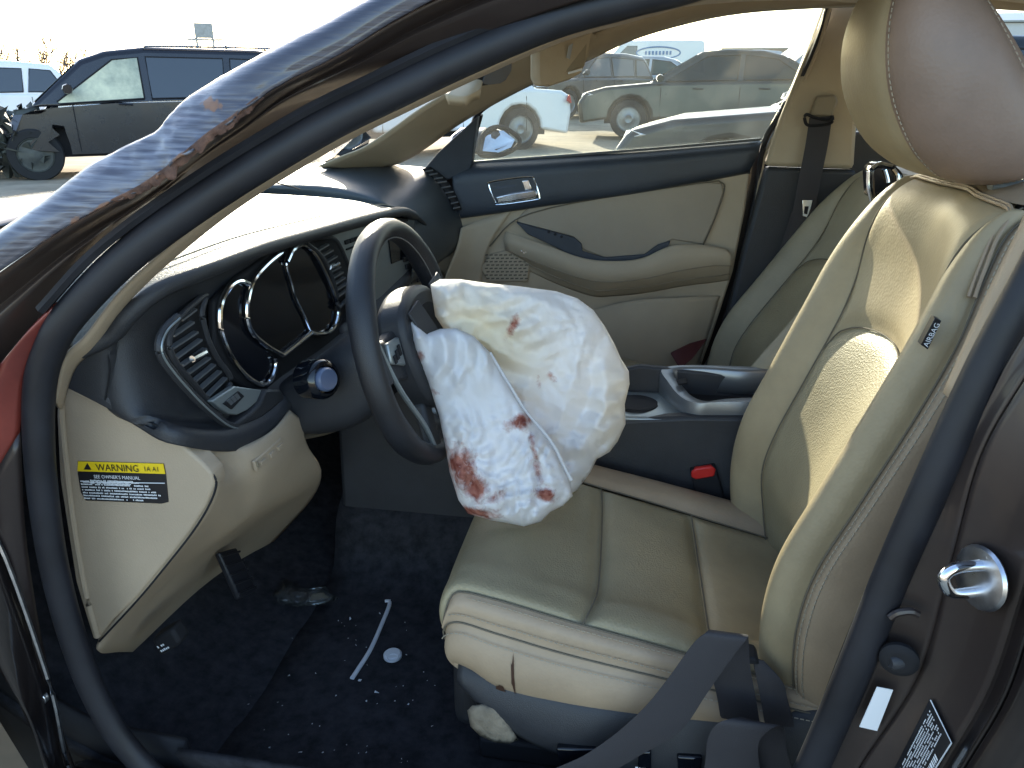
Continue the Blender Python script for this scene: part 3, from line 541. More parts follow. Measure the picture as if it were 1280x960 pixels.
# top pad from windshield base to the lip
rows = [cr(lipP, 24)]
base = np.array([(-1.08-.10*math.sin(math.pi*(y-.78)/1.34), y, .965+.02*math.sin(math.pi*(y-.78)/1.34)) for y in np.linspace(lipP[0, 1], lipP[-1, 1]+.03, 24)])
mid1 = rows[0]*.75+base*.25+np.array((0, 0, .012)); mid2 = rows[0]*.4+base*.6+np.array((0, 0, .012))
G = np.stack([rows[0]+np.array((.0, 0, -.004)), mid1, mid2, base]); patch('top_pad', G, 'dash_top', dash, 40, 60, solid=.012, soff=-1)
tube('pad_lip', lipP+np.array((.002, 0, -.008)), .011, 'dark_plastic', dash, n=60, k=10)
tube('pad_seam', [p*.93+base[int(i*23/(len(lipP)-1))]*.07+np.array((0, 0, .006)) for i, p in enumerate(lipP)][3:], .0012, 'stitch', dash, n=60, k=5)
# passenger side of the pad: one smooth roll from the glass down to the beige lower dash
ov = np.array((0, -.03, .003))
PS = [[base[-1]+ov, mid2[-1]+ov, mid1[-1]+ov, rows[0][-1]+np.array((-.004, -.02, -.001)), (-.565, lipP[-1, 1], .86), (-.575, lipP[-1, 1], .77), (-.62, lipP[-1, 1], .735)]]
for y, k in ((1.80, .0), (1.92, .3), (2.05, .8), (2.14, 1.)):
    PS.append([(-1.10+.1*(y-1.7), y, .985+.02*k), (-.88, y, 1.000+.025*k), (-.72+.02*k, y, .992+.026*k), (-.61+.02*k, y, .955+.045*k), (-.565+.035*k, y, .86+.04*k), (-.57+.05*k, y, .78+.03*k), (-.61, y, .735)])
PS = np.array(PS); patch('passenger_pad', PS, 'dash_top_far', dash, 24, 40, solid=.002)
# dark face panel under the lip, wrapping round the driver's corner
ft = [(60, 452, 'y', .78), (96, 432, 'y', .78), (136, 413, 'y', .785), (165, 386, 'x', -.605), (198, 360, 'x', -.58), (262, 334, 'x', -.565), (330, 310, 'x', -.565), (400, 292, 'x', -.565), (466, 275, 'x', -.565), (512, 272, 'x', -.57)]
fb = [(50, 460, 'y', .80), (76, 474, 'y', .79), (134, 504, 'y', .79), (182, 532, 'y', .795), (225, 555, 'x', -.56), (290, 563, 'x', -.545), (338, 545, 'x', -.545), (372, 505, 'x', -.55), (440, 430, 'x', -.57), (540, 320, 'x', -.58)]
P_ = lambda a, b, k, v: PY(a, b, v) if k == 'y' else PX(a, b, v)
T0 = np.array([P_(*q) for q in ft]); T1 = np.array([P_(*q) for q in fb]); G = []
for s, inx in ((0, 0), (.07, -.035), (.3, -.05), (.62, -.056), (.84, -.045), (.92, -.004), (1, -.004)): g_ = T0*(1-s)+T1*s; g_[3:, 0] += inx; G.append(g_)
patch('face_panel', G, 'dark_plastic', dash, 30, 60, solid=.008)
tube('end_seam', pts([(136, 412), (135, 440), (137, 465), (131, 500)], .781), .0012, 'black_matte', dash, n=20, k=5)
# left vent bezel, vents
def crop(o, s, l): return [(o[0]+x/s, o[1]+y/s) for x, y in l]
FX = -.5735
def px(l, x=FX): return [PX(a, b, x) for a, b in l]
bz = px([(222, 396), (206, 412), (199, 432), (206, 452), (232, 484), (262, 514), (290, 533), (318, 530), (342, 514), (356, 497)], -.556); tube('bezel_rim', bz, .0055, 'dark_plastic', dash, n=60)
tube('bezel_line', [p+np.array((.006, -.004, 0)) for p in bz], .0014, 'silver_panel', dash, n=60, k=5)
def vent(outl, slats, tab, x=FX):
    v = slab('air_vent', px(outl, x-.012), 'black_matte', dash, d=(-1, 0, 0), t=.012, bevel=.001)
    tube('vent_frame', px(outl, x+.002), .004, 'dark_plastic', v, n=60, closed=True)
    for (a, b) in slats:
        p, q = PX(*a, x), PX(*b, x); d = (q-p)/np.linalg.norm(q-p); c = np.array((.007, 0, -.001)); h = np.array((0, 0, .0013))
        V = [p-c+h, p+h, p-h, p-c-h, q-c+h, q+h, q-h, q-c-h]; mk('slat', V, [(0, 1, 5, 4), (1, 2, 6, 5), (2, 3, 7, 6), (3, 0, 4, 7), (0, 3, 2, 1), (4, 5, 6, 7)], 'silver_dark', v, smooth=0)
    p, q = PX(*tab[0], x+.005), PX(*tab[1], x+.005); tube('vent_tab', [p, (p+q)/2, q], .0045, 'chrome', v, k=8)
mat('silver_dark', (.22, .23, .24), .35, metal=.6)
o1 = (180, 340)
vent(crop(o1, 4.8, [(370, 140), (300, 190), (220, 265), (170, 345), (150, 420), (170, 500), (220, 580), (300, 670), (390, 770), (470, 745), (520, 640), (440, 520), (390, 420), (360, 320), (345, 240)]),
     [tuple(crop(o1, 4.8, s)) for s in (((235, 290), (320, 225)), ((185, 385), (305, 303)), ((170, 465), (328, 362)), ((205, 517), (352, 408)), ((240, 562), (380, 462)), ((275, 610), (402, 518)), ((315, 655), (432, 558)), ((350, 702), (468, 598)), ((395, 742), (502, 638)))], crop(o1, 4.8, [(290, 522), (366, 482)]))
o2 = (360, 230)
vent(crop(o2, 4.8, [(110, 345), (190, 322), (270, 325), (310, 370), (350, 460), (385, 560), (395, 640), (330, 715), (300, 740), (295, 680), (270, 580), (230, 480), (180, 410), (130, 370)]),
     [tuple(crop(o2, 4.8, s)) for s in (((175, 408), (248, 364)), ((198, 440), (275, 398)), ((225, 480), (298, 434)), ((250, 535), (320, 498)), ((265, 572), (335, 530)), ((283, 605), (348, 562)), ((293, 640), (360, 598)), ((302, 678), (372, 632)))], crop(o2, 4.8, [(250, 500), (300, 478)]))
# dimmer switch panel
swp = slab('switch_panel', px(crop(o1, 4.8, [(410, 775), (545, 685), (730, 712), (690, 770), (620, 830), (560, 858), (510, 852), (460, 820)]), -.560), 'silver_panel', dash, d=(-1, 0, 0), t=.01, bevel=.002)
slab('switch', px(crop(o1, 4.8, [(480, 790), (570, 715), (605, 745), (530, 825)]), -.5575), 'black_matte', swp, d=(-1, 0, 0), t=.004, bevel=.001)
for k in range(3): slab('switch_mark', px(crop(o1, 4.8, [(500+k*22, 775-k*16), (518+k*22, 760-k*16), (540+k*20, 785-k*16), (524+k*20, 800-k*16)]), -.5565), 'silver_dark', swp, d=(-1, 0, 0), t=.002, bevel=0)
slab('bezel_foot', px(crop(o1, 4.8, [(735, 708), (825, 706), (850, 760), (700, 880), (560, 935), (545, 915), (640, 850), (700, 790)]), -.552), 'dark_plastic', dash, d=(-1, 0, 0), t=.03, bevel=.004)
# instrument cluster: black glass faces in chrome rings
cl = slab('instrument_cluster', px([(322, 330), (300, 345), (268, 376), (268, 432), (292, 475), (325, 497), (352, 486), (395, 455), (425, 425), (430, 370), (412, 325), (388, 298), (350, 305)], -.583), 'black_matte', dash, d=(-1, 0, 0), t=.012, bevel=.004)
gl = crop(o1, 4.8, [(630, 72), (575, 56), (520, 85), (478, 150), (457, 220), (457, 320), (476, 400), (520, 500), (580, 590), (640, 645), (700, 675), (745, 665), (775, 620), (790, 560), (785, 515)])
o3 = (180, 200)
gm = crop(o3, 3.2, [(550, 370), (490, 420), (440, 480), (415, 560), (415, 640), (440, 700), (500, 750), (555, 780), (612, 735), (668, 690), (640, 620), (610, 560), (590, 490), (572, 430), (572, 395)])
gr = crop(o3, 3.2, [(572, 408), (600, 355), (640, 340), (680, 370), (720, 440), (755, 520), (776, 600), (765, 660), (735, 690), (700, 697), (668, 690)])
slab('gauge_face', px(gl+crop(o1, 4.8, [(700, 430), (640, 320), (618, 220), (622, 140)]), -.5805), 'gloss_black', cl, d=(-1, 0, 0), t=.002, bevel=0)
slab('gauge_face', px(gm, -.580), 'gloss_black', cl, d=(-1, 0, 0), t=.002, bevel=0)
slab('gauge_face', px(gr+crop(o3, 3.2, [(640, 620), (610, 560), (590, 490)]), -.5795), 'gloss_black', cl, d=(-1, 0, 0), t=.002, bevel=0)
tube('gauge_ring', px(gl, -.5765), .0040, 'chrome', cl, n=80, k=8); tube('gauge_ring', px(gm[:8], -.5755), .0040, 'chrome', cl, n=80, k=8)
tube('gauge_ring', px(gm[7:10], -.5755), .0044, 'chrome', cl, n=20, k=8, curve=False); tube('gauge_ring', px(gm[9:], -.5765), .0022, 'chrome', cl, n=40, k=8); tube('gauge_ring', px(gr, -.5745), .0040, 'chrome', cl, n=60, k=8)
# centre stack: silver panel, buttons, screen
cs = slab('centre_stack', px(crop(o2, 4.8, [(225, 305), (480, 232), (690, 190), (760, 215), (840, 310), (800, 560), (560, 800), (420, 780), (400, 560), (330, 390), (290, 330)]), -.582), 'silver_panel', dash, d=(-1, 0, 0), t=.02, bevel=.003)
slab('screen', px([(483, 275), (505, 270), (520, 276), (530, 292), (520, 318), (490, 330)], -.579), 'gloss_black', cs, d=(-1, 0, 0), t=.003, bevel=.001)
for k in range(4): slab('button', px([(432+k*6, 301-k*2), (437+k*6, 299-k*2), (438+k*6, 304-k*2), (433+k*6, 306-k*2)], -.578), 'black_matte', cs, d=(-1, 0, 0), t=.004, bevel=.001)
slab('disc_slot', px([(434, 311), (447, 306), (447, 308), (434, 313)], -.578), 'black_matte', cs, d=(-1, 0, 0), t=.003, bevel=0)
for i in range(4):
    for k in range(3): slab('button', px([(505+k*8+i*3, 322-k*2+i*9), (511+k*8+i*3, 320-k*2+i*9), (512+k*8+i*3, 326-k*2+i*9), (506+k*8+i*3, 328-k*2+i*9)], -.577), 'dark_plastic', cs, d=(-1, 0, 0), t=.005, bevel=.001)
for k in range(7): slab('button', px([(516+k*3.6, 291+k*2.8), (519+k*3.6, 290+k*2.8), (521+k*3.6, 297+k*2.8), (518+k*3.6, 298+k*2.8)], -.573), 'silver_panel', cs, d=(-1, 0, 0), t=.004, bevel=.001)
tube('stack_edge', px([(517, 268), (530, 280), (537, 296), (543, 320)], -.566), .006, 'dark_plastic', dash, n=20)
# passenger side vent with slats, following the pad's end
va = pts([(528, 212), (545, 226), (558, 244), (568, 264)], 2.085); vb = pts([(538, 210), (556, 224), (568, 242), (576, 262)], 2.10)
vp = strip('air_vent', va, vb, 'black_matte', dash, n=16, nv=3, solid=.006)
for k in range(9):
    t_ = (k+.5)/9; p = cr(va, 60)[int(t_*59)]; q = cr(vb, 60)[int(t_*59)]; tube('slat', [p+np.array((.004, -.012, 0)), q+np.array((.004, -.012, .0))], .0022, 'silver_dark', vp, k=5)
# beige lower dash: side cover with label, knee panel, passenger lower dash
yS = .795
sc_px = [(73, 474), (80, 482), (132, 506), (182, 534), (228, 557), (252, 578), (265, 592), (268, 606), (258, 632), (238, 664), (205, 706), (170, 748), (140, 776), (122, 800), (116, 800), (94, 728), (74, 600), (70, 520)]
cover = slab('side_cover', pts(sc_px, yS), 'trim_beige', dash, d=(0, 1, 0), t=.03, bevel=.006, seg=3)
tube('cover_edge', pts([(76, 480), (79, 540), (90, 640), (106, 735), (122, 796)], yS-.001), .004, 'trim_beige', cover, n=30)
lq = pts([(98, 576), (205, 579), (207.5, 590), (211, 627), (203, 629), (108, 625), (102, 615), (98, 592)], yS)
lab = slab('warning_label', [p-np.array((0, .0012, 0)) for p in lq], 'black_print', cover, d=(0, 1, 0), t=.0012, bevel=0)
slab('label_header', [p-np.array((0, .0022, 0)) for p in pts([(99, 576), (205, 579), (207.5, 591.5), (98, 588)], yS)], 'yellow_print', cover, d=(0, 1, 0), t=.0009, bevel=0)
ub = PY(200, 583, yS)-PY(104, 580, yS); vu = np.array((0, 0, 1.)); lf = yS-.0030
text('warning_text', 'WARNING', PY(121, 588, lf), ub, vu, .0098, 'black_print', cover, width=.062); text('warning_code', '1A A1', PY(180, 588.6, lf), ub, vu, .0065, 'black_print', cover, width=.021)
slab('warning_triangle', pts([(104.5, 587), (114, 587.3), (109, 579)], lf), 'black_print', cover, d=(0, 1, 0), t=.0005, bevel=0)
lo = yS-.0022
text('label_line', "SEE OWNER'S MANUAL", PY(118, 597.5, lo), ub, vu, .0052, 'white_print', cover, width=.068)
glyphs('label_print', PY(106, 624, lo), ub, vu, .118, .030, 7, 'white_print', cover, fill=.86, cw=.9)
glyphs('label_print', PY(114, 605, lo), ub, vu, .085, .008, 2, 'white_print', cover, fill=.86)
tube('label_rule', [PY(104, 602.6, lo), PY(206, 604, lo)], .0006, 'white_print', cover, k=5)
# knee panel: swept from the cover's seam inwards to the steering column
ka = pts([(228, 558), (254, 580), (267, 594), (270, 608), (260, 634), (240, 666), (207, 708), (172, 750), (124, 802)], yS+.004)
kb = [PX(262, 562, -.552), PX(285, 580, -.545), PX(298, 598, -.54), PX(305, 618, -.55), PX(296, 652, -.58), PX(268, 678, -.63), PX(236, 704, -.68), PX(190, 750, -.73), PX(126, 816, -.765)]
kc = [PX(300, 556, -.545), PX(315, 560, -.53), PX(326, 575, -.525), PX(335, 595, -.53), PX(330, 632, -.57), PX(300, 660, -.63), PX(262, 692, -.70), PX(215, 745, -.76), PX(150, 815, -.80)]
kd = [PX(338, 540, -.54), PX(345, 535, -.53), PX(358, 545, -.525), PX(370, 570, -.53), PX(372, 612, -.57), PX(345, 640, -.66), PX(300, 680, -.76), PX(250, 735, -.82), PX(180, 815, -.86)]
ke = [PX(360, 512, -.55), PX(364, 514, -.535), PX(378, 528, -.53), PX(384, 556, -.535), PX(402, 592, -.56), PX(385, 630, -.68), PX(330, 690, -.80), PX(280, 745, -.86), PX(210, 815, -.9)]
kn = patch('knee_panel', [ka, kb, kc, kd, ke], 'trim_beige', dash, 34, 34, solid=.006)
tube('knee_seam', ka, .0016, 'black_matte', dash, n=50, k=5)
slab('switch_plate', px([(322, 590), (318, 577), (352, 547), (358, 556)], -.5225), 'trim_beige', kn, d=(-1, 0, 0), t=.006, bevel=.002)
for a, b in ((326, 578), (338, 568), (348, 559)): slab('button', px([(a, b), (a+6, b-5), (a+8, b), (a+2, b+5)], -.5195), 'trim_beige', kn, d=(-1, 0, 0), t=.004, bevel=.001)
slab('coin_slot', px([(321, 577), (323, 576.5), (325, 584), (323, 584.5)], -.520), 'trim_tan_dark', kn, d=(-1, 0, 0), t=.003, bevel=.0005)
LD = [[(-.62, y, .745), (-.575, y, .72), (-.56, y, .66), (-.60, y, .56), (-.70, y, .45), (-.85, y, .40)] for y in (1.60, 1.8, 2.0, 2.125)]
patch('passenger_lower_dash', LD, 'trim_beige_far', dash, 14, 24, solid=.006)
patch('stack_side', [[(-.60, 1.36, .78), (-.60, 1.45, .78), (-.60, 1.62, .78)], [(-.58, 1.40, .62), (-.56, 1.45, .62), (-.58, 1.60, .62)], [(-.55, 1.40, .45), (-.52, 1.45, .45), (-.55, 1.58, .45)], [(-.55, 1.40, .25), (-.52, 1.45, .25), (-.55, 1.58, .25)]], 'dark_plastic', dash, 14, 10, solid=.02)
tube('pad_scrap', [PX(345, 232, -.78)+np.array((0, 0, .006)), PX(356, 236, -.78)+np.array((0, 0, .008)), PX(366, 236, -.78)+np.array((0, 0, .004)), PX(375, 239, -.78)+np.array((0, 0, .004))], .0016, 'black_matte', None, n=16, k=5)
bpy.data.objects['pad_scrap'].name = 'wire_scrap'; tag(bpy.data.objects['wire_scrap'], 'short thin dark wire lying on the sunlit dashboard top', 'wire')

# ================================================================== STEERING COLUMN, WHEEL, AIRBAG
colm = thing('steering_column', 'dark steering column shroud with ignition barrel beneath the gauges', 'steering column', (-.5, 1.12, .8))
WC = np.array((-.355, 1.115, .845)); WT = 14.0; WR = .181
wn = np.array((math.cos(R(WT)), 0, math.sin(R(WT)))); wu = np.array((-math.sin(R(WT)), 0, math.cos(R(WT)))); wy = np.array((0, 1., 0))
def wh(a, b, c=0.): return WC+wy*a+wu*b+wn*c        # wheel coordinates: a across, b up, c towards the driver
G = []
for x, hw, zt, zb in ((-.60, .055, .76, .68), (-.55, .062, .785, .685), (-.50, .072, .825, .69), (-.44, .074, .862, .71), (-.385, .066, .87, .76)):
    zc = (zt+zb)/2; hh = (zt-zb)/2; G.append([(x, 1.115+hw*math.copysign(abs(math.cos(a))**.6, math.cos(a)), zc+hh*math.copysign(abs(math.sin(a))**.6, math.sin(a))) for a in np.linspace(0, 2*math.pi, 24, endpoint=False)])
G = np.array(G); V = np.stack([cr(G[:, j], 16) for j in range(24)], 1); mk('shroud', V.reshape(-1, 3), gridfaces(16, 24, True)+[tuple(15*24+j for j in range(24))], 'dark_plastic', colm, smooth=60)
kp = PX(402, 474, -.462); lathe('ignition_bezel', [(.0001, -.03), (.030, -.03), (.030, .004), (.026, .010), (.021, .012), (.021, .004), (.0001, .004)], kp, (1, -.55, .25), 'gloss_black', colm, k=28)
lathe('key_barrel', [(.0001, 0), (.018, 0), (.018, .014), (.015, .018), (.0001, .018)], kp, (1, -.55, .25), 'blue_grey', colm, k=24) if 'blue_grey' in MATS else None
wheel = thing('steering_wheel', 'black leather steering wheel with burst airbag hub', 'steering wheel', tuple(WC))
ph = np.linspace(0, 2*math.pi, 96, endpoint=False)
rimV = []
for a in ph:
    c = wh(WR*math.cos(a), WR*math.sin(a)*.99); er = wy*math.cos(a)+wu*math.sin(a)
    for b in np.linspace(0, 2*math.pi, 14, endpoint=False):
        lump = 1+.10*math.exp(-((abs(math.sin(a))-.55)/.2)**2); rimV.append(c+er*.0162*math.cos(b)*lump+wn*.0198*math.sin(b)*lump)
Fc = gridfaces(96, 14, True)+[(95*14+j, 95*14+(j+1) % 14, (j+1) % 14, j) for j in range(14)]
mk('rim', rimV, Fc, 'wheel_leather', wheel, smooth=180) if 'wheel_leather' in MATS else mk('rim', rimV, Fc, 'dark_plastic', wheel, smooth=180)
tube('rim_seam', [wh((WR-.0165)*math.cos(a), (WR-.0165)*math.sin(a), .009) for a in ph], .0012, 'stitch_grey', wheel, closed=True, k=5) if 'stitch_grey' in MATS else None
hubp = [(-.085, .055), (-.05, .078), (0, .085), (.05, .078), (.085, .055), (.092, 0), (.075, -.06), (.035, -.10), (0, -.11), (-.035, -.10), (-.075, -.06), (-.092, 0)]
hp = cr(hubp, 36, True); slab('hub', [wh(a, b, -.02) for a, b in hp], 'dark_plastic', wheel, d=wn, t=.05, bevel=.012, seg=3)
slab('hub_cavity', [wh(a*.66, b*.66, .0302) for a, b in hp], 'black_matte', wheel, d=wn, t=.003, bevel=0)
for s in (-1, 1):
    sp_ = slab('spoke', [wh(s*.08, .045, -.012), wh(s*.13, .042, -.010), wh(s*.172, .05, -.006), wh(s*.175, -.015, -.006), wh(s*.13, -.02, -.010), wh(s*.08, -.035, -.012)], 'dark_plastic', wheel, d=wn, t=.022, bevel=.006)
    bt = slab('spoke_buttons', [wh(s*.096, .036, .0105), wh(s*.142, .040, .0105), wh(s*.148, .012, .0105), wh(s*.10, -.008, .0105)], 'silver_panel', wheel, d=wn, t=.008, bevel=.003)
    for k in range(3): slab('button', [wh(s*(.108+.012*k), .028-.004*k, .019), wh(s*(.117+.012*k), .028-.004*k, .019), wh(s*(.117+.012*k), .012-.002*k, .019), wh(s*(.108+.012*k), .012-.002*k, .019)], 'black_matte', bt, d=wn, t=.002, bevel=.0005)
    slab('lower_spoke', [wh(s*.02, -.08, -.012), wh(s*.055, -.085, -.012), wh(s*.075, -.168, -.008), wh(s*.035, -.178, -.008)], 'dark_plastic', wheel, d=wn, t=.02, bevel=.006)
    tube('spoke_trim', [wh(s*.165, .055, .012), wh(s*.135, -.03, .012), wh(s*.085, -.11, .012), wh(s*.06, -.16, .008)], .004, 'silver_panel', wheel, n=24)
for q in ((-.07, .06), (.055, .075)): slab('cover_flap', [wh(q[0], q[1], .03), wh(q[0]+.04, q[1]+.01, .035), wh(q[0]+.05, q[1]-.045, .05), wh(q[0]+.005, q[1]-.05, .045)], 'dark_plastic', wheel, d=wn, t=.004, bevel=.001)

bag = thing('airbag', 'deflated white driver airbag with reddish stains hanging onto the seat', 'airbag', tuple(PY(655, 658, 1.08)))
def stain_glow_fn(spots, glow):
    def f(p):
        s = 0
        for (x, y, rx, ry, a, k) in spots:
            dx, dy = p[0]-x, p[1]-y; c, s_ = math.cos(R(a)), math.sin(R(a)); u, v_ = (dx*c+dy*s_)/rx, (-dx*s_+dy*c)/ry; s = max(s, k*math.exp(-(u*u+v_*v_)))
        return (s, min(1, sum(k*math.exp(-(((p[0]-x)/rx)**2+((p[1]-y)/ry)**2)) for x, y, rx, ry, k in glow)))
    return f
def ridged(p, sc_, ang=0., st=1.):
    c, s = math.cos(R(ang)), math.sin(R(ang)); x, y = p[0]*c+p[1]*s, (-p[0]*s+p[1]*c)*st
    return 1-2*abs(noise.noise(Vector((x/sc_, y/sc_, 3.3))))
far_poly = [(538, 356), (550, 349), (575, 349), (610, 354), (650, 358), (695, 364), (722, 373), (742, 388), (756, 408), (768, 430), (776, 448), (786, 464), (787, 480), (781, 505), (782, 530), (772, 552), (762, 565), (746, 574), (738, 590), (722, 612), (710, 622), (690, 600), (668, 560), (640, 510), (600, 450), (560, 420), (544, 395)]
def fd(x, y): return 1.13+.00045*(x-540)+.0001*(y-350)
def folds(p, spec, seed):
    h = 0
    for k, (ang, lam, amp, st) in enumerate(spec):
        wx = p[0]+16*noise.noise(Vector((p[0]/70, p[1]/70, seed+k)))+5*noise.noise(Vector((p[0]/22, p[1]/22, seed+k+9))); wy = p[1]+16*noise.noise(Vector((p[0]/70, p[1]/70, seed+k+40)))
        u = (wx*math.cos(R(ang))+wy*math.sin(R(ang)))/lam+k*.37; m = max(0, noise.noise(Vector((p[0]/(lam*1.6), p[1]/(lam*1.6), seed*3+k*7)))*1.5+.45)
        h += amp*m*(1-2*abs(2*abs(u-math.floor(u)-.5)-.5)*2*.5)
    return h
FS = [(20, 90, .030, 1), (115, 70, .022, 1), (65, 46, .013, 1), (150, 34, .010, 1), (95, 22, .006, 1), (10, 16, .004, 1)]
NS = [(15, 60, .022, 1), (-20, 40, .014, 1), (40, 28, .009, 1), (80, 34, .008, 1), (120, 20, .005, 1), (0, 14, .0035, 1)]
def fw(p): return folds(p, FS[:3], 2.)+folds(p, FS[3:], 4.)*.6-.012
def nw(p):
    k = min(1, max(0, (p[1]-500)/60)); return folds(p, NS[:2], 5.)+folds(p, NS[2:], 7.)*(.2+1.1*k)-.008
pillow('far_lobe', far_poly, fd, .045, 'airbag_cloth', bag, step=3.2, round_px=40, wrinkle=fw,
       colfn=stain_glow_fn([(642, 404, 7, 18, 25, .5), (688, 470, 12, 5, 45, .32), (672, 478, 5, 13, 0, .3)], [(590, 405, 60, 50, .7), (630, 450, 60, 40, .5), (770, 520, 25, 70, .25)]))
near_poly = [(511, 398), (517, 402), (526, 410), (534, 417), (550, 411), (570, 410), (592, 420), (612, 440), (632, 475), (655, 512), (675, 535), (690, 555), (700, 575), (712, 598), (716, 620), (704, 632), (688, 640), (676, 652), (655, 658), (640, 655), (612, 650), (585, 642), (573, 625), (562, 590), (556, 555), (549, 520), (540, 492), (530, 468), (520, 445), (514, 425)]
def nd(x, y): return 1.085-.00012*(y-400)+.0003*(x-600)
pillow('near_lobe', near_poly, nd, .03, 'airbag_cloth', bag, step=3., round_px=24, wrinkle=nw,
       colfn=stain_glow_fn([(578, 586, 19, 34, -22, .56), (594, 610, 18, 20, 0, .55), (590, 640, 40, 8, 8, .55), (520, 447, 9, 13, 60, .48), (545, 490, 12, 5, 20, .3), (649, 527, 18, 11, -15, .58), (668, 565, 5, 28, -12, .42), (672, 590, 6, 20, -20, .45), (682, 618, 13, 9, 20, .6), (618, 622, 22, 8, -30, .36), (556, 560, 6, 24, -15, .36)], [(600, 440, 30, 20, .15)]))
tube('vent_seam', pts([(612, 441), (634, 477), (657, 514), (677, 537), (692, 557), (702, 577), (714, 600)], [nd(612, 441)]*7), .003, 'airbag_cloth', bag, n=30, k=6, col=np.zeros((180, 4)))

# ================================================================== SEATS
def make_seat(name, label, yc, dx, rec, leathers, full, hoff=-.10, group=None):
    """front seat; yc centre line, dx fore-aft shift, rec extra recline of the back (deg)."""
    mC, mS, mB = leathers; seat = thing(name, label, 'car seat', (.05+dx, yc, .24), group=group); sg = -1  # near side is -y
    # ---- cushion surface: u across (near bottom -> far bottom), v front -> rear
    def row(x, zc, zs, zb, nose=0., hw=.265):
        return [(x+nose, -hw+.012, zb), (x+nose*.5, -hw-.004, (zb+zs)/2-.01), (x, -hw+.022, zs), (x, -hw+.075, zs+.010), (x-.002, -hw+.135, zc+.004), (x-.004, 0, zc), (x-.002, hw-.135, zc+.004), (x, hw-.075, zs+.010), (x, hw-.022, zs), (x+nose*.5, hw+.004, (zb+zs)/2-.01), (x+nose, hw-.012, zb)]
    rows_ = [row(-.215, .415, .417, .405, 0, .225), row(-.252, .468, .463, .420, .02, .236), row(-.264, .520, .515, .425, .03, .247), row(-.238, .551, .549, .418, .03, .257), row(-.175, .550, .548, .395, .01), row(-.08, .526, .527, .378), row(.03, .496, .506, .374), row(.15, .460, .482, .385), row(.31, .415, .45, .40)]
    G = np.array(rows_); G[..., 1] += yc; G[..., 0] += dx; S = Surf(G.transpose(1, 0, 2))
    uL, uR, a, b = .152, .845, .212, .645
    # v is 0 at the front lip, 1 at the rear; the centre runs over the front edge, bolsters start behind it
    bl = lambda v: np.clip((v-.25)/.14, 0, 1)**2*(3-2*np.clip((v-.25)/.14, 0, 1))
    iL = lambda v: uL+.004+(a-uL-.004)*bl(v); iR = lambda v: uR-.004-(uR-.004-b)*bl(v)
    quilt(S, 'cushion_skirt', 0, uL, .0, 1, mS, seat, 16, 60); quilt(S, 'cushion_skirt', uR, 1, .0, 1, mS, seat, 16, 60)
    quilt(S, 'cushion_bolster', uL, lambda t: iL(.25+.75*t), .25, 1, mS, seat, 14, 70, dep=.005, puff=.003); quilt(S, 'cushion_bolster', lambda t: iR(.25+.75*t), uR, .25, 1, mS, seat, 14, 70, dep=.005, puff=.003)
    v1 = lambda t: .655+.02*np.sin(math.pi*t); v2 = lambda t: .84+.015*np.sin(math.pi*t)
    quilt(S, 'cushion_panel', lambda t: iL(.665*t), lambda t: iR(.665*t), 0, v1, 'leather_perf', seat, 44, 56, dep=.008); quilt(S, 'cushion_panel', a, b, v1, v2, 'leather_perf', seat, 34, 24, dep=.009, puff=.005); quilt(S, 'cushion_panel', a, b, v2, 1, mC, seat, 34, 24, dep=.009, puff=.004)
    vs = np.linspace(.25, 1, 14)
    seamtube(S, [(uL, v) for v in np.linspace(.02, 1, 16)], seat); seamtube(S, [(uR, v) for v in np.linspace(.02, 1, 16)], seat)
    seamtube(S, [(float(iL(v)), v) for v in vs], seat); seamtube(S, [(float(iR(v)), v) for v in vs], seat)
    for f_ in (v1, v2): seamtube(S, [(a+(b-a)*q, float(f_(q))) for q in np.linspace(0, 1, 9)], seat)
    for q in (uL-.016, uR+.016): seamline(S, [(q, .26), (q, .4), (q, .6), (q, .97)], 'stitching', seat)
    for q in (uL+.014, uR-.014): seamline(S, [(q, .34), (q, .5), (q, .8), (q, .97)], 'stitching', seat)
    seamline(S, [(float(iL(v))-.014, v) for v in vs[3:]], 'stitching', seat)
    # ---- backrest: v bottom -> top, u near rear -> far rear
    prof = [(.42, .222, .06), (.50, .205, .05), (.58, .200, .03), (.66, .212, .028), (.76, .248, .022), (.87, .288, .02), (.96, .318, .014), (1.03, .342, .006), (1.075, .366, .0), (1.10, .398, -.0)]
    rowsb = []
    for i, (z, xb, dpt) in enumerate(prof):
        k = max(0, (z-.93)/.17); hw = .262-.075*k**1.6-.02*max(0, (.55-z)/.13); th = .20-.05*k; cb = dpt+.02*(1-k)
        rowsb.append([(xb+th, -hw+.02, z-.01), (xb+th*.75, -hw-.002, z-.005), (xb+.055, -hw-.006, z), (xb+.012, -hw+.008, z), (xb-.012*(1-k), -hw+.042, z), (xb+cb*.7, -hw+.115, z), (xb+cb+.012, 0, z), (xb+cb*.7, hw-.115, z), (xb-.012*(1-k), hw-.042, z), (xb+.012, hw-.008, z), (xb+.055, hw+.006, z), (xb+th*.75, hw+.002, z-.005), (xb+th, hw-.02, z-.01)])
    B = np.array(rowsb)
    if rec:
        c, s = math.cos(R(rec)), math.sin(R(rec)); X, Z = B[..., 0]-.25, B[..., 2]-.45; B[..., 0] = .25+X*c+Z*s; B[..., 2] = .45-X*s+Z*c
    B[..., 1] += yc; B[..., 0] += dx; S2 = Surf(B.transpose(1, 0, 2))
    e0, e1 = .235, .765; f0 = lambda t: .385+.02*np.sin(math.pi*t)-.11*np.clip((t-.62)/.38, 0, 1)**1.3; f1 = lambda t: 1-f0(t)
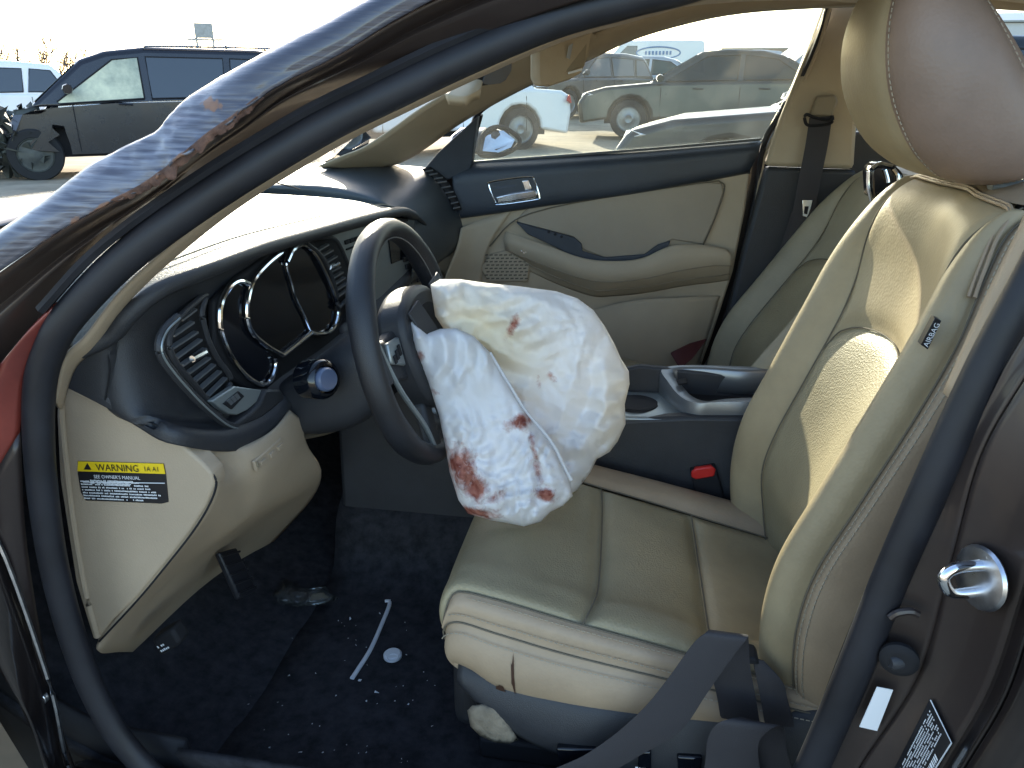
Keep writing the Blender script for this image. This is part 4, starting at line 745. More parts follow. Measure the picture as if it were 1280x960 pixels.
    quilt(S2, 'back_side', 0, e0, 0, 1, mS, seat, 22, 70); quilt(S2, 'back_side', e1, 1, 0, 1, mS, seat, 22, 70)
    quilt(S2, 'back_bolster', e0, f0, 0, 1, mC, seat, 22, 80, dep=.009, puff=.010); quilt(S2, 'back_bolster', f1, e1, 0, 1, mC, seat, 22, 80, dep=.009, puff=.010)
    arch = lambda t: .50+.075*np.sqrt(np.clip(1-(2*t-1)**2, 0, 1)); q0 = lambda t: f0(t*.55); q1 = lambda t: f1(t*.55)
    p0 = lambda t: f0(.55+t*.45); p1 = lambda t: f1(.55+t*.45)
    for uu in (e0, e1): seamtube(S2, [(uu, v) for v in np.linspace(.01, 1, 16)], seat)
    tv = np.linspace(0, 1, 18); seamtube(S2, [(float(f0(t)), t) for t in tv], seat); seamtube(S2, [(float(f1(t)), t) for t in tv], seat)
    seamtube(S2, [(float(f0(np.array(.5)))*(1-q)+float(f1(np.array(.5)))*q, float(arch(np.array(q)))) for q in np.linspace(0, 1, 20)], seat)
    quilt(S2, 'back_panel', q0, q1, .0, arch, 'leather_perf', seat, 34, 60, puff=.006); quilt(S2, 'back_panel', p0, p1, arch, 1, mC, seat, 34, 40)
    # top cap and rear shell
    T = B[-1]; bk = []
    n_ = 13; tp = cr(T, 30); back = cr(np.array([(p[0], p[1], p[2]) for p in T]), 30)
    cap = []
    for s_ in np.linspace(0, 1, 8):
        ctr = tp.mean(0)+np.array((.045, 0, .004)); cap.append(tp*(1-s_)+(ctr+(tp-ctr)*np.array((.0, .0, 0)))*s_+np.array((0, 0, .022*math.sin(s_*math.pi/2))))
    mk('back_top', np.array(cap).reshape(-1, 3), gridfaces(8, 30), mS, seat, smooth=180)
    rs = np.stack([B[:, 0], B[:, 0]*.5+B[:, -1]*.5+np.array((.05, 0, 0)), B[:, -1]], 1); patch('back_shell', rs, 'dark_plastic', seat, 30, 10, solid=.006)
    for u in (e0-.014, e1+.014): seamline(S2, [(u, .04), (u, .3), (u, .6), (u, .98)], 'stitching', seat)
    for u in (e0-.03, e1+.03): seamline(S2, [(u, .04), (u, .3), (u, .6), (u, .9)], 'stitching', seat)
    for q in (0, .012): tb = seamtube(S2, [(.238+q, .74), (.245+q, .84), (.255+q, .92), (.28+q*.5, .968-q*.5), (.34, .992-q), (.5, .995-q), (.66, .992-q), (.72-q*.5, .968-q*.5), (.745-q, .92), (.755-q, .84), (.762-q, .74)], seat, r=.0022, off=.0012, m=mS); tb.name = 'piping'
    # ---- headrest on two posts
    hx, hz = B[-1, :, 0].mean()-.012+hoff, B[-1, :, 2].max()
    hr = []
    for z, x0, x1, hw in ((.0, .055, .120, .09), (.012, .018, .150, .118), (.045, -.024, .162, .140), (.10, -.056, .138, .148), (.16, -.066, .095, .143), (.215, -.055, .048, .120), (.245, -.028, .010, .08)):
        xm = (x0+x1)/2; hd = (x1-x0)/2; ring = []
        for an in np.linspace(0, 2*math.pi, 28, endpoint=False):
            c_, s_ = math.cos(an), math.sin(an); ring.append((hx-.035+xm+hd*math.copysign(abs(c_)**.72, c_), yc+hw*math.copysign(abs(s_)**.72, s_), hz+.012+z))
        hr.append(ring)
    hr = np.array(hr)
    if full: 
        D = np.stack([cr(hr[:, j], 30) for j in range(28)], 1); D = np.stack([cr(D[i], 84, True) for i in range(30)], 0)
        # front, side and back covers divided by two seams on each side
        cc = np.vstack([D[0].mean(0)[None], D[-1].mean(0)[None]])
        th = np.arange(84)/84*2*math.pi
        for sgn, nm in ((1, 0), (-1, 1)): pass
        def part_(nm, j0, j1, mt):
            js = [j % 84 for j in range(j0, j1+1)]; P = D[:, js].copy(); L = P.shape[1]; nrm = P-D.mean(1)[:, None]; nrm /= np.linalg.norm(nrm, axis=2)[..., None]
            e_ = np.minimum(np.arange(L), np.arange(L)[::-1])[None, :, None]*.0075; P -= nrm*.005*np.exp(-(e_/.008)**2); return mk(nm, P.reshape(-1, 3), gridfaces(30, L), mt, hrt, smooth=180)
        hrt = mk('headrest', np.vstack([D[0], D[-1], cc]), [(84*2, (j+1) % 84, j) for j in range(84)]+[(84*2+1, 84+j, 84+(j+1) % 84) for j in range(84)], mC, seat, smooth=180)
        # angles: cos>0 rear, cos<0 front ; sin<0 near side
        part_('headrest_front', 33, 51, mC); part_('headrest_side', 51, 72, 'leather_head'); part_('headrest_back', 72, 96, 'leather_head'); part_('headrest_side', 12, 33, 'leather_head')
        for j, dz in ((52, 0), (71, 0)):
            V = []; Fc = []; P = D[:, j]; nn = P-D.mean(1); nn /= np.linalg.norm(nn, axis=1)[:, None]; L = np.concatenate([[0], np.cumsum(np.linalg.norm(np.diff(P, axis=0), axis=1))])
            for k in range(int(L[-1]/.007)):
                q = [np.array([np.interp((k+t_)*.007, L, (P+nn*.0005)[:, c]) for c in range(3)]) for t_ in (0, .65)]; n1 = np.array([np.interp((k+.3)*.007, L, nn[:, c]) for c in range(3)]); d = q[1]-q[0]; s_ = np.cross(d, n1); s_ /= np.linalg.norm(s_)+1e-9; b0 = len(V)
                for e_ in q: V += [e_+s_*.0007, e_-s_*.0007, e_+n1*.0009]
                Fc += [(b0, b0+3, b0+5, b0+2), (b0+2, b0+5, b0+4, b0+1)]
            mk('stitching', V, Fc, 'stitch', hrt, smooth=0)['kind'] = 'stuff'
    else:
        D = np.stack([cr(hr[:, j], 16) for j in range(28)], 1); mk('headrest', np.vstack([D.reshape(-1, 3), D[0].mean(0)[None], D[-1].mean(0)[None]]), gridfaces(16, 28, True)+[(448, (j+1) % 28, j) for j in range(28)]+[(449, 15*28+j, 15*28+(j+1) % 28) for j in range(28)], mC, seat, smooth=180)
    for s_ in (-1, 1):
        cyl('headrest_post', (hx+.105, yc+s_*.065, hz+.02), (.12, 0, 1), .0065, .10, 'chrome', seat, k=16); tube('post_sleeve', [(hx+.07, yc+s_*.065, hz+.008), (hx+.105, yc+s_*.065, hz+.010), (hx+.14, yc+s_*.065, hz+.008)], [.010, .016, .010], 'silver_panel', seat, n=10, k=12, flat=.5)
    # ---- base: plastic valance, rails
    bs = []
    for x, zt, zb_, hw in ((-.235, .43, .39, .235), (-.17, .42, .345, .256), (-.05, .405, .305, .268), (.1, .41, .29, .27), (.25, .43, .30, .266), (.36, .46, .34, .25)):
        bs.append([(x+dx, yc-hw+.03, zt+.02), (x+dx, yc-hw, zt), (x+dx, yc-hw-.012, (zt+zb_)/2), (x+dx, yc-hw, zb_)])
    bs = np.array(bs); patch('side_valance', bs, 'dark_plastic', seat, 30, 14, solid=.008)
    b2 = bs.copy(); b2[..., 1] = 2*yc-b2[..., 1]; patch('side_valance', b2, 'dark_plastic', seat, 30, 14, solid=.008, soff=1)
    box('seat_frame', (.0+dx, yc, .36), (.5, .46, .12), 'black_matte', seat, bevel=.02)
    for s_ in (-1, 1): box('seat_rail', (.02+dx, yc+s_*.2, .262), (.46, .05, .04), 'black_matte', seat, bevel=.006)
    return seat, S, S2, B
seat, CS, BS, BG = make_seat('driver_seat', 'near beige leather seat with tall headrest, in the open doorway', 1.115, 0, 0, ('leather', 'leather_side', 'leather'), True)
pseat, *_ = make_seat('passenger_seat', 'shaded beige leather seat beside the passenger door, behind the console', 1.79, -.02, 13, ('leather_far', 'leather_far', 'leather_far'), False, .03)
# driver seat details: airbag tag, worn foam, stains, switches
def on_surf(S, u, v, off=.001):
    e = 1e-3; p = S(np.array(u), np.array(v)); n_ = -np.cross(S(np.array(u+e), np.array(v))-S(np.array(u-e), np.array(v)), S(np.array(u), np.array(v+e))-S(np.array(u), np.array(v-e))); n_ /= np.linalg.norm(n_); return p+n_*off, n_
tgp = pts([(1169, 397), (1177, 401), (1160, 437), (1151, 431)], .853); tg = slab('side_tag', tgp, 'black_print', seat, d=(0, 1, 0), t=.012, bevel=.0005)
d1 = tgp[0]-tgp[3]; text('tag_text', 'AIRBAG', tgp[3]*.94+tgp[0]*.06+(tgp[2]-tgp[3])*.8-np.array((0, .0006, 0)), d1, np.cross((0, -1, 0), d1), .0055, 'white_print', seat, width=np.linalg.norm(d1)*.85)
wp_ = [(584, 888), (590, 882), (603, 880), (622, 884), (632, 896), (640, 912), (648, 925), (636, 930), (618, 928), (600, 920), (588, 908)]
pillow('exposed_foam', wp_, lambda x, y: .852, .005, 'foam', seat, step=5, round_px=16, wrinkle=lambda p: .003*ridged(p, 9)) if 'foam' in MATS else None
for nm, q in (('seat_switch', [(695, 936), (746, 938), (742, 952), (740, 962), (700, 962)]), ('seat_switch', [(798, 940), (814, 940), (814, 965), (797, 965)]), ('seat_switch', [(846, 946), (878, 948), (876, 966), (848, 966)])):
    b_ = slab(nm, pts(q, .827), 'gloss_black', seat, d=(0, 1, 0), t=.012, bevel=.003)
    cx, cy = np.mean([p[0] for p in q]), np.mean([p[1] for p in q]); glyphs('switch_icon', PY(cx-12, cy+10, .8255), (1, 0, 0), (0, 0, 1), .022, .010, 1, 'white_print', b_, fill=.7)
def stain_on(S, u, v, ru, rv, seed):
    r_ = random.Random(seed); n_ = 14; ring = []
    for k in range(n_):
        a = 2*math.pi*k/n_; rr = .6+.5*r_.random(); ring.append(on_surf(S, u+ru*rr*math.cos(a), v+rv*rr*math.sin(a), .0012)[0])
    c = on_surf(S, u, v, .0016)[0]; mk('stain', ring+[c], [(k, (k+1) % n_, n_) for k in range(n_)], 'stain', seat, smooth=180)

stain_on(CS, .085, .535, .055, .004, 1); stain_on(CS, .03, .50, .02, .02, 2); stain_on(CS, .765, .62, .018, .014, 3)
# ================================================================== PASSENGER DOOR
door = thing('passenger_door', 'closed passenger door with black upper trim, beige armrest and dusty window', 'car door', (-.1, 2.15, .4))
DY = 2.13
def dpts(l, y=DY): return [PY(a, b, y) for a, b in l]
slab('door_skin', [PY(a, b, 2.20) for a, b in [(500, 240), (588, 203), (950, 175), (955, 300), (880, 520), (700, 620), (480, 500)]], 'paint_brown', door, t=.02, bevel=.004)
slab('lower_panel', dpts([(555, 268), (640, 262), (800, 238), (938, 206), (932, 260), (916, 340), (890, 420), (868, 480), (840, 545), (640, 545), (480, 470), (520, 320)]), 'trim_beige_far', door, t=.05, bevel=.006)
up = [[PY(a, b, y) for a, b in r] for r, y in (([(568, 208), (590, 203), (680, 197), (800, 188), (950, 174)], 2.165), ([(566, 222), (590, 216), (680, 209), (800, 199), (950, 184)], 2.115), ([(568, 245), (590, 240), (680, 230), (800, 216), (946, 196)], 2.108), ([(575, 268), (590, 266), (680, 253), (800, 236), (938, 211)], 2.112), ([(576, 272), (590, 270), (680, 257), (800, 240), (938, 215)], 2.135))]
patch('upper_trim', up, 'dark_blue_trim', door, 24, 40, solid=.004) if 'dark_blue_trim' in MATS else None
slab('sail_trim', [PY(a, b, y) for a, b, y in ((526, 216, 2.10), (548, 190, 2.10), (572, 168, 2.09), (597, 145, 2.08), (590, 200, 2.12), (588, 212, 2.12), (560, 225, 2.11))], 'dark_blue_trim', door, t=.03, bevel=.004)
# window glass, frame, belt moulding
GW = [(586, 205), (590, 170), (600, 140), (640, 116), (690, 92), (735, 74), (800, 45), (900, 19), (1000, 8), (1032, 8), (1010, 70), (980, 125), (952, 176)]
gz = lambda z: 2.165-.30*max(0, z-1.03)
def gpt(a, b):
    y = 2.15
    for _ in range(6): y = gz(PY(a, b, y)[2])
    return PY(a, b, y)
gw = np.array([gpt(*q) for q in GW]); mk('window_glass', np.vstack([gw, gw+np.array((0, .004, 0))]), [tuple(range(13)), tuple(range(25, 12, -1))]+[(i, (i+1) % 13, (i+1) % 13+13, i+13) for i in range(13)], 'glass_dusty', door, smooth=0)
tube('window_frame', [gpt(*q)+np.array((0, -.012, 0)) for q in [(586, 205), (591, 172), (600, 140), (640, 115), (690, 91), (735, 72), (800, 43), (900, 17), (1000, 5), (1034, 5), (1014, 70), (984, 128), (955, 178), (945, 240), (925, 330), (900, 420), (876, 500)]], .008, 'rubber', door, n=120, k=8)
tube('frame_edge', [gpt(*q)+np.array((0, -.02, 0)) for q in [(1036, 8), (1020, 62), (990, 128), (962, 178), (950, 215), (938, 290), (916, 370)]], .0045, 'trim_beige_far', door, n=60, k=6)
tube('belt_moulding', [gpt(*q)+np.array((0, -.008, 0)) for q in [(588, 203), (680, 196), (800, 187), (950, 174)]], .004, 'silver_dark', door, n=30, k=6)
tube('frame_post', [gpt(589, 204), gpt(594, 170), gpt(601, 143)], .007, 'rubber', door, n=16, k=6)
# beige recessed insert and its groove, pull pocket, armrest
ins = [(662, 258), (720, 250), (800, 240), (880, 228), (902, 229), (905, 240), (893, 275), (879, 306), (840, 300), (800, 322), (760, 324), (728, 312), (716, 296), (650, 280), (645, 275)]
slab('door_insert', dpts(ins, DY-.006), 'door_insert', door, t=.01, bevel=.004)
tube('insert_groove', dpts([(612, 308), (640, 278), (680, 262), (760, 246), (880, 228), (901, 228), (905, 238), (894, 272), (879, 306)], DY-.007), .0022, 'seam_dark', door, n=80, k=6)
ar = []
for (a0, b0), (a1, b1), (a2, b2), (a3, b3), pr_ in (((632, 290), (630, 300), (632, 312), (640, 320), .012), ((680, 306), (678, 318), (682, 332), (694, 346), .05), ((724, 322), (722, 334), (728, 348), (740, 362), .075), ((760, 327), (760, 340), (764, 352), (768, 362), .085), ((800, 324), (802, 336), (806, 348), (808, 358), .085), ((840, 308), (844, 322), (850, 338), (852, 350), .08), ((880, 307), (886, 318), (890, 332), (892, 345), .07), ((910, 312), (914, 320), (914, 332), (912, 342), .06)):
    pr_ *= .6; ar.append([PY(a0, b0, DY-pr_*.55), PY(a0, b0, DY-pr_), PY(a1, b1, DY-pr_-.012), PY(a2, b2, DY-pr_-.006), PY(a3, b3, DY-pr_*.6), PY(a3, b3+8, DY-.002)])
patch('armrest', ar, 'trim_beige_far', door, 50, 24, solid=.005)
seamA = [np.array(r[3])+np.array((0, -.004, 0)) for r in ar]; tube('armrest_seam', seamA, .0014, 'trim_tan_dark', door, n=60, k=5); tube('armrest_seam', [np.array(r[4])+np.array((0, -.004, 0)) for r in ar], .0014, 'trim_tan_dark', door, n=60, k=5)
slab('pull_pocket', dpts([(645, 278), (655, 280), (690, 290), (718, 297), (727, 305), (728, 314), (756, 322), (806, 318), (822, 306), (838, 301), (834, 312), (812, 326), (760, 332), (724, 324), (690, 307), (660, 293)], DY-.020), 'dark_blue_trim', door, t=.008, bevel=.002)
slab('pull_cup', dpts([(645, 277), (672, 284), (716, 296), (725, 304), (727, 318), (716, 319), (690, 306), (662, 293)], DY-.014), 'dark_plastic', door, t=.008, bevel=.003)
for a, b in ((686, 290), (694, 293), (702, 296)): cyl('window_switch', PY(a, b, DY-.018), (0, -1, .3), .004, .008, 'black_matte', door, k=10)
for k in range(5): box('latch_chrome_bit', PY(652+k*3, 314+((k*5) % 3), DY-.03), (.005, .004, .004), 'chrome', door, rot=rotm('Y', 30*k), bevel=.0005)
# speaker grille: individual slots
sg_ = slab('speaker_grille', dpts([(612, 318), (640, 312), (662, 322), (660, 352), (610, 352), (600, 335)], DY-.012), 'trim_beige_far', door, t=.012, bevel=.003)
V = []; Fc = []
for i in range(8):
    for k in range(9):
        a, b = 606+k*6+(i % 2)*2, 318+i*4.2; p = [PY(a, b, DY-.0125), PY(a+4, b-.4, DY-.0125), PY(a+4, b+1.4, DY-.0125), PY(a, b+1.8, DY-.0125)]; bb = len(V); V += p; Fc.append((bb, bb+1, bb+2, bb+3))
o = mk('grille_slot', V, Fc, 'seam_dark', sg_, smooth=0); o['kind'] = 'stuff'
# lower pocket and front corner
pk = [[PY(a, b, DY-d) for a, b, d in r] for r in (((720, 392, .0), (735, 420, .02), (745, 470, .03)), ((790, 376, .03), (775, 420, .045), (775, 480, .05)), ((850, 372, .03), (845, 420, .04), (830, 480, .045)), ((900, 370, .004), (885, 420, .01), (865, 480, .02)))]
patch('door_pocket', pk, 'trim_beige_far', door, 24, 16, solid=.005)
patch('front_corner_trim', [[PY(576, 285, 2.10), PY(600, 275, DY-.004), PY(640, 262, DY-.002)], [PY(570, 310, 2.08), PY(590, 320, DY-.02), PY(610, 310, DY-.008)], [PY(558, 340, 2.07), PY(575, 360, DY-.02), PY(600, 360, DY-.006)], [PY(540, 400, 2.06), PY(560, 420, DY-.02), PY(590, 430, DY-.006)]], 'trim_beige_far', door, 16, 12, solid=.004)
# inner handle
hs = slab('handle_surround', dpts([(611, 232), (614, 228), (660, 221), (668, 226), (674, 246), (670, 249), (624, 255), (619, 253)], 2.107), 'gloss_black', door, t=.01, bevel=.003)
tube('surround_rim', dpts([(611, 232), (615, 227), (660, 221), (668, 226), (674, 246), (669, 250), (624, 256), (619, 252)], 2.105), .0026, 'chrome', hs, n=50, closed=True, k=6)
slab('handle_lever', dpts([(619, 246), (640, 241), (668, 237), (673, 243), (668, 248), (630, 254), (622, 254)], 2.098), 'chrome', hs, t=.012, bevel=.004)
slab('handle_cup', dpts([(616, 233), (644, 229), (647, 238), (620, 243)], 2.104), 'blue_grey_dark', hs, t=.004, bevel=.002)
slab('lock_button', dpts([(652, 226), (661, 225), (665, 236), (656, 238)], 2.100), 'chrome', hs, t=.006, bevel=.002)
mir = []
for a, b, y in ((598, 192, 2.30), (602, 170, 2.34), (614, 160, 2.38), (630, 160, 2.40), (648, 174, 2.40), (642, 186, 2.38), (622, 194, 2.34)): mir.append(PY(a, b, y))
mh = slab('mirror_housing', mir, 'paint_brown', door, d=(-.12, .02, 0), t=.9, bevel=.02)
slab('mirror_glass', [p*.8+np.mean(mir, 0)*.2+np.array((.002, -.001, 0)) for p in mir], 'chrome', door, d=(-1, 0, 0), t=.001, bevel=0)
tube('mirror_rim', [p+np.array((.003, -.002, 0)) for p in mir], .007, 'black_matte', door, n=40, closed=True, k=8)

# ================================================================== SUN VISOR, REAR-VIEW MIRROR, PASSENGER BELT
vis = thing('sun_visor', 'folded-down beige sun visor with vanity mirror lid above passenger window', 'sun visor', tuple(PY(705, 45, 1.80)))
vq = [PY(a, b, y) for a, b, y in ((672, 62, 1.72), (742, 38, 1.80), (737, 70, 1.80), (728, 92, 1.80), (714, 100, 1.78), (690, 108, 1.74), (676, 108, 1.72), (671, 98, 1.72))]
slab('visor_board', vq, 'trim_beige_far', vis, d=(-.8, .1, 0), t=.022, bevel=.008, seg=3)
vm = slab('mirror_lid', [PY(a, b, y) for a, b, y in ((708, 50, 1.768), (733, 43, 1.795), (729, 83, 1.79), (706, 90, 1.765))], 'trim_tan_dark', vis, d=(.8, -.1, 0), t=.004, bevel=.002)
slab('lid_tab', [PY(a, b, y) for a, b, y in ((710, 90, 1.755), (727, 85, 1.775), (727, 88, 1.775), (710, 93, 1.755))], 'white_print', vm, d=(.8, -.1, 0), t=.003, bevel=.001)
slab('warning_print', [PY(a, b, y) for a, b, y in ((711, 57, 1.755), (716, 54, 1.76), (712, 74, 1.76), (708, 72, 1.755))], 'silver_dark', vm, d=(.8, -.1, 0), t=.001, bevel=0)
rm = thing('rear_view_mirror', 'black framed rear-view mirror under the beige headliner', 'mirror', tuple(PY(625, 80, 1.45)))
rq = [PY(a, b, 1.45+c) for a, b, c in ((598, 106, -.03), (604, 90, -.04), (620, 78, -.02), (641, 74, 0), (640, 88, .01), (632, 101, 0), (624, 106, -.01), (608, 108, -.02))]
slab('mirror_shell', rq, 'black_matte', rm, d=(-1, .2, .1), t=.03, bevel=.008); slab('mirror_face', [p*.86+np.mean(rq, 0)*.14+np.array((.003, -.003, 0)) for p in rq], 'blue_grey_dark', rm, d=(-1, .2, .1), t=.002, bevel=0)
tube('mirror_stem', [PY(622, 78, 1.47), PY(618, 66, 1.47), PY(612, 56, 1.48)], .01, 'black_matte', rm, n=8)
dl = thing('overhead_console', 'beige overhead lamp console at the front of the headliner', 'lamp console', tuple(PY(590, 100, 1.40)))
patch('console_body', [[PY(556, 118, 1.40), PY(580, 121, 1.38), PY(600, 112, 1.40)], [PY(566, 108, 1.42), PY(588, 108, 1.40), PY(604, 101, 1.42)], [PY(580, 92, 1.44), PY(596, 90, 1.44), PY(606, 86, 1.44)]], 'trim_beige_far', dl, 14, 14, solid=.02)
pb = thing('seat_belt', 'charcoal seat belt hanging down the passenger-side door pillar', 'seat belt', tuple(PY(1010, 270, 2.02)))
ribbon('webbing', [PY(1026, 146, 2.045), PY(1021, 180, 2.04), PY(1013, 220, 2.03), PY(1005, 262, 2.02), PY(1000, 300, 2.02)], np.array((1, 0, .1)), .052, .002, 'webbing', pb, n=24)
ribbon('webbing_tail', [PY(1003, 264, 2.025), PY(985, 320, 2.03), PY(955, 390, 2.04), (.26, 2.04, .45)], np.array((1, 0, .1)), .052, .002, 'webbing', pb, n=24)
tube('guide_loop', pts([(1006, 150), (1008, 143), (1018, 147), (1036, 150), (1040, 145), (1038, 154), (1012, 157)], 2.04), .004, 'black_matte', pb, n=40, closed=True, k=6)
slab('anchor_cover', pts([(1022, 120), (1044, 118), (1048, 126), (1040, 146), (1012, 146)], 2.055), 'trim_tan_dark', pb, t=.02, bevel=.005)
lt = slab('latch_tongue', pts([(1003, 250), (1016, 250), (1013, 262), (1009, 272), (1003, 270)], 2.012), 'chrome', pb, t=.003, bevel=.001)
slab('tongue_slot', pts([(1006, 258), (1011, 258), (1009, 268), (1005, 267)], 2.0105), 'black_matte', lt, t=.001, bevel=0)
rb = thing('red_buckle_strap', 'dark red cloth scrap between passenger seat and door', 'cloth', tuple(PY(860, 445, 1.98)))
slab('fabric', pts([(838, 442), (862, 430), (884, 424), (866, 448), (850, 462)], [2.0, 2.03, 2.05, 1.98, 1.97]), 'dark_red', rb, t=.01, bevel=.003)
ph_ = thing('headrest_bracket', 'glossy black chrome-edged bracket on top of the shaded passenger seat', 'bracket', tuple(PY(1105, 235, 1.66)))
slab('bracket_body', pts([(1086, 212), (1096, 204), (1118, 206), (1130, 216), (1132, 232), (1112, 240), (1100, 246), (1088, 250)], 1.66), 'gloss_black', ph_, t=.06, bevel=.012, seg=3)
for q in ([(1085, 214), (1085, 232), (1089, 252)], [(1090, 210), (1100, 204), (1116, 207)], [(1106, 212), (1109, 222), (1110, 228)], [(1117, 211), (1122, 219), (1123, 226)]): tube('chrome_edge', pts(q, 1.654), .0035, 'chrome', ph_, n=12, k=6)

# ================================================================== CENTRE CONSOLE
con = thing('centre_console', 'black centre console with cup holder and open armrest bin between seats', 'console', (0, 1.45, .25))
ct = [(700, 515), (786, 484), (818, 480), (862, 520), (780, 526), (730, 545)]
slab('console_side', pts([(600, 560), (700, 530), (780, 525), (860, 521), (960, 522), (1010, 560), (960, 720), (800, 640), (640, 660)], 1.385), 'dark_plastic', con, t=.03, bevel=.008)
slab('console_far_side', [(-.45, 1.53, .25), (.45, 1.53, .25), (.45, 1.53, .66), (.0, 1.53, .68), (-.2, 1.53, .62), (-.45, 1.53, .60)], 'dark_plastic', con, t=.02, bevel=.005)
tp = [(-.45, .60), (-.25, .605), (-.13, .612), (.085, .622)]
slab('console_front_side', [(-.62, 1.372, .22), (-.1, 1.372, .22), (-.1, 1.372, .60), (-.40, 1.372, .60), (-.50, 1.36, .70), (-.60, 1.355, .72)], 'dark_plastic', con, t=.02, bevel=.01)
patch('console_top', [[(x, 1.388, z-.002), (x, 1.42, z+.003), (x, 1.50, z+.003), (x, 1.53, z-.002)] for x, z in tp], 'silver_panel', con, 16, 10, solid=.006)
cc = PZ(795, 512, .627); cup = lathe('cup_holder', [(.0001, -.05), (.036, -.05), (.040, .0015), (.044, .0015), (.044, -.004)], (cc[0], 1.45, .628), (0, 0, 1), 'black_matte', con, k=36)
lathe('cup_well', [(.041, .0), (.0001, .0006)], (cc[0], 1.45, .6305), (0, 0, 1), 'black_matte', con, k=36)
for k in range(3): box('console_icon', PZ(832+k*5, 512+k, .629), (.008, .004, .0012), 'black_matte', con, rot=rotm('Z', 30*k), bevel=0)
# armrest bin: raised rim tray
bq = [PZ(818, 470, .70), PZ(838, 497, .675), PZ(866, 520, .655), PZ(905, 508, .665)]
rimp = [(.305, 1.405, .672), (.16, 1.40, .664), (.115, 1.40, .658), (.085, 1.425, .659), (.06, 1.48, .668), (.05, 1.535, .676), (.12, 1.55, .682), (.305, 1.55, .686)]
G = []
for p in cr(rimp, 40): p = np.array(p); c = np.array((.21, 1.475, p[2])); i_ = (c-p); i_[2] = 0; i_ /= np.linalg.norm(i_); G.append([p+np.array((0, 0, -.075))-i_*.004, p+np.array((0, 0, -.012))-i_*.006, p-i_*.002, p+i_*.006, p+i_*.020, p+i_*.024+np.array((0, 0, -.004)), p+i_*.028+np.array((0, 0, -.05))])
G = np.array(G); mk('bin_rim', G.reshape(-1, 3), gridfaces(40, 7), 'silver_dark', con, smooth=60, solid=.002)
slab('bin_floor', [(.06, 1.42, .625), (.32, 1.42, .625), (.32, 1.54, .625), (.06, 1.54, .625)], 'black_matte', con, d=(0, 0, -1), t=.01, bevel=0)
slab('bin_latch', [p+np.array((0, 0, .002)) for p in (np.array((.078, 1.455, .668)), np.array((.096, 1.465, .668)), np.array((.092, 1.485, .671)), np.array((.074, 1.475, .671)))], 'black_matte', con, d=(0, 0, 1), t=.004, bevel=.001)
slab('shifter_gate', [(-.36, 1.42, .612), (-.20, 1.42, .614), (-.20, 1.50, .614), (-.36, 1.50, .612)], 'gloss_black', con, d=(0, 0, 1), t=.004, bevel=.002)
tube('shift_lever', [(-.28, 1.46, .61), (-.29, 1.46, .67), (-.295, 1.455, .705)], [.010, .010, .022], 'dark_plastic', con, n=12)
bk_ = thing('belt_buckle', 'black buckle with red release button between driver seat and console', 'buckle', tuple(PY(880, 600, 1.375)))
slab('buckle_body', pts([(862, 588), (894, 582), (908, 630), (874, 640)], 1.372), 'black_matte', bk_, t=.02, bevel=.004)
slab('release_button', pts([(864, 590), (870, 586), (890, 583), (895, 587), (893, 596), (870, 600), (864, 597)], 1.370), 'red_plastic', bk_, t=.012, bevel=.003)

# ================================================================== DRIVER'S SEAT BELT
db = thing('seat_belt', 'slack charcoal seat belt looped over the sill side of the driver seat', 'seat belt', tuple(PY(900, 850, .80)))
def rb_(nm, ctrl, n=44):
    P = [PY((a0+a1)/2, (b0+b1)/2, y) for a0, b0, a1, b1, y, dy in ctrl]; W = [PY(a1, b1, y+dy/2)-PY(a0, b0, y-dy/2) for a0, b0, a1, b1, y, dy in ctrl]
    wd = [np.linalg.norm(w_) for w_ in W]; p = cr(P, n); w_ = cr(W, n); T = frames(p); nn = np.cross(T, w_); nn /= np.linalg.norm(nn, axis=1)[:, None]; V = []
    for i in range(n):
        for a, b in ((-.5, -.4), (-.46, -1), (.46, -1), (.5, -.4), (.5, .4), (.46, 1), (-.46, 1), (-.5, .4)): V.append(p[i]+w_[i]*a+nn[i]*b*.0011)
    return mk(nm, V, gridfaces(n, 8, True)+[tuple(range(8))[::-1], tuple((n-1)*8+j for j in range(8))], 'webbing', db, smooth=60)
rb_('lap_webbing', [(560, 1010, 640, 1030, .80, 0), (700, 958, 730, 985, .80, 0), (752, 930, 800, 944, .80, 0), (800, 890, 850, 914, .80, 0), (832, 852, 884, 866, .80, 0), (866, 805, 918, 818, .80, 0), (882, 791, 934, 798, .802, .0), (886, 788, 935, 795, .82, .0), (889, 796, 936, 806, .835, 0), (884, 822, 938, 836, .84, 0), (896, 870, 946, 880, .845, 0), (905, 930, 955, 940, .85, 0)], 70)
rb_('shoulder_webbing', [(860, 1040, 960, 1040, .79, 0), (880, 960, 950, 965, .785, .0), (884, 925, 948, 930, .78, .0), (896, 905, 962, 912, .78, .01), (918, 898, 978, 908, .79, .015), (930, 900, 982, 918, .80, .015), (935, 925, 985, 945, .805, 0), (945, 980, 1000, 1000, .81, 0)], 60)
slab('belt_guide', pts([(918, 818), (946, 824), (950, 832), (922, 830)], .84), 'black_matte', db, t=.03, bevel=.003)
rb_('anchor_webbing', [(940, 822, 955, 826, .85, 0), (945, 846, 978, 852, .845, 0), (950, 870, 985, 876, .845, 0), (960, 930, 1000, 935, .85, 0)], 30)

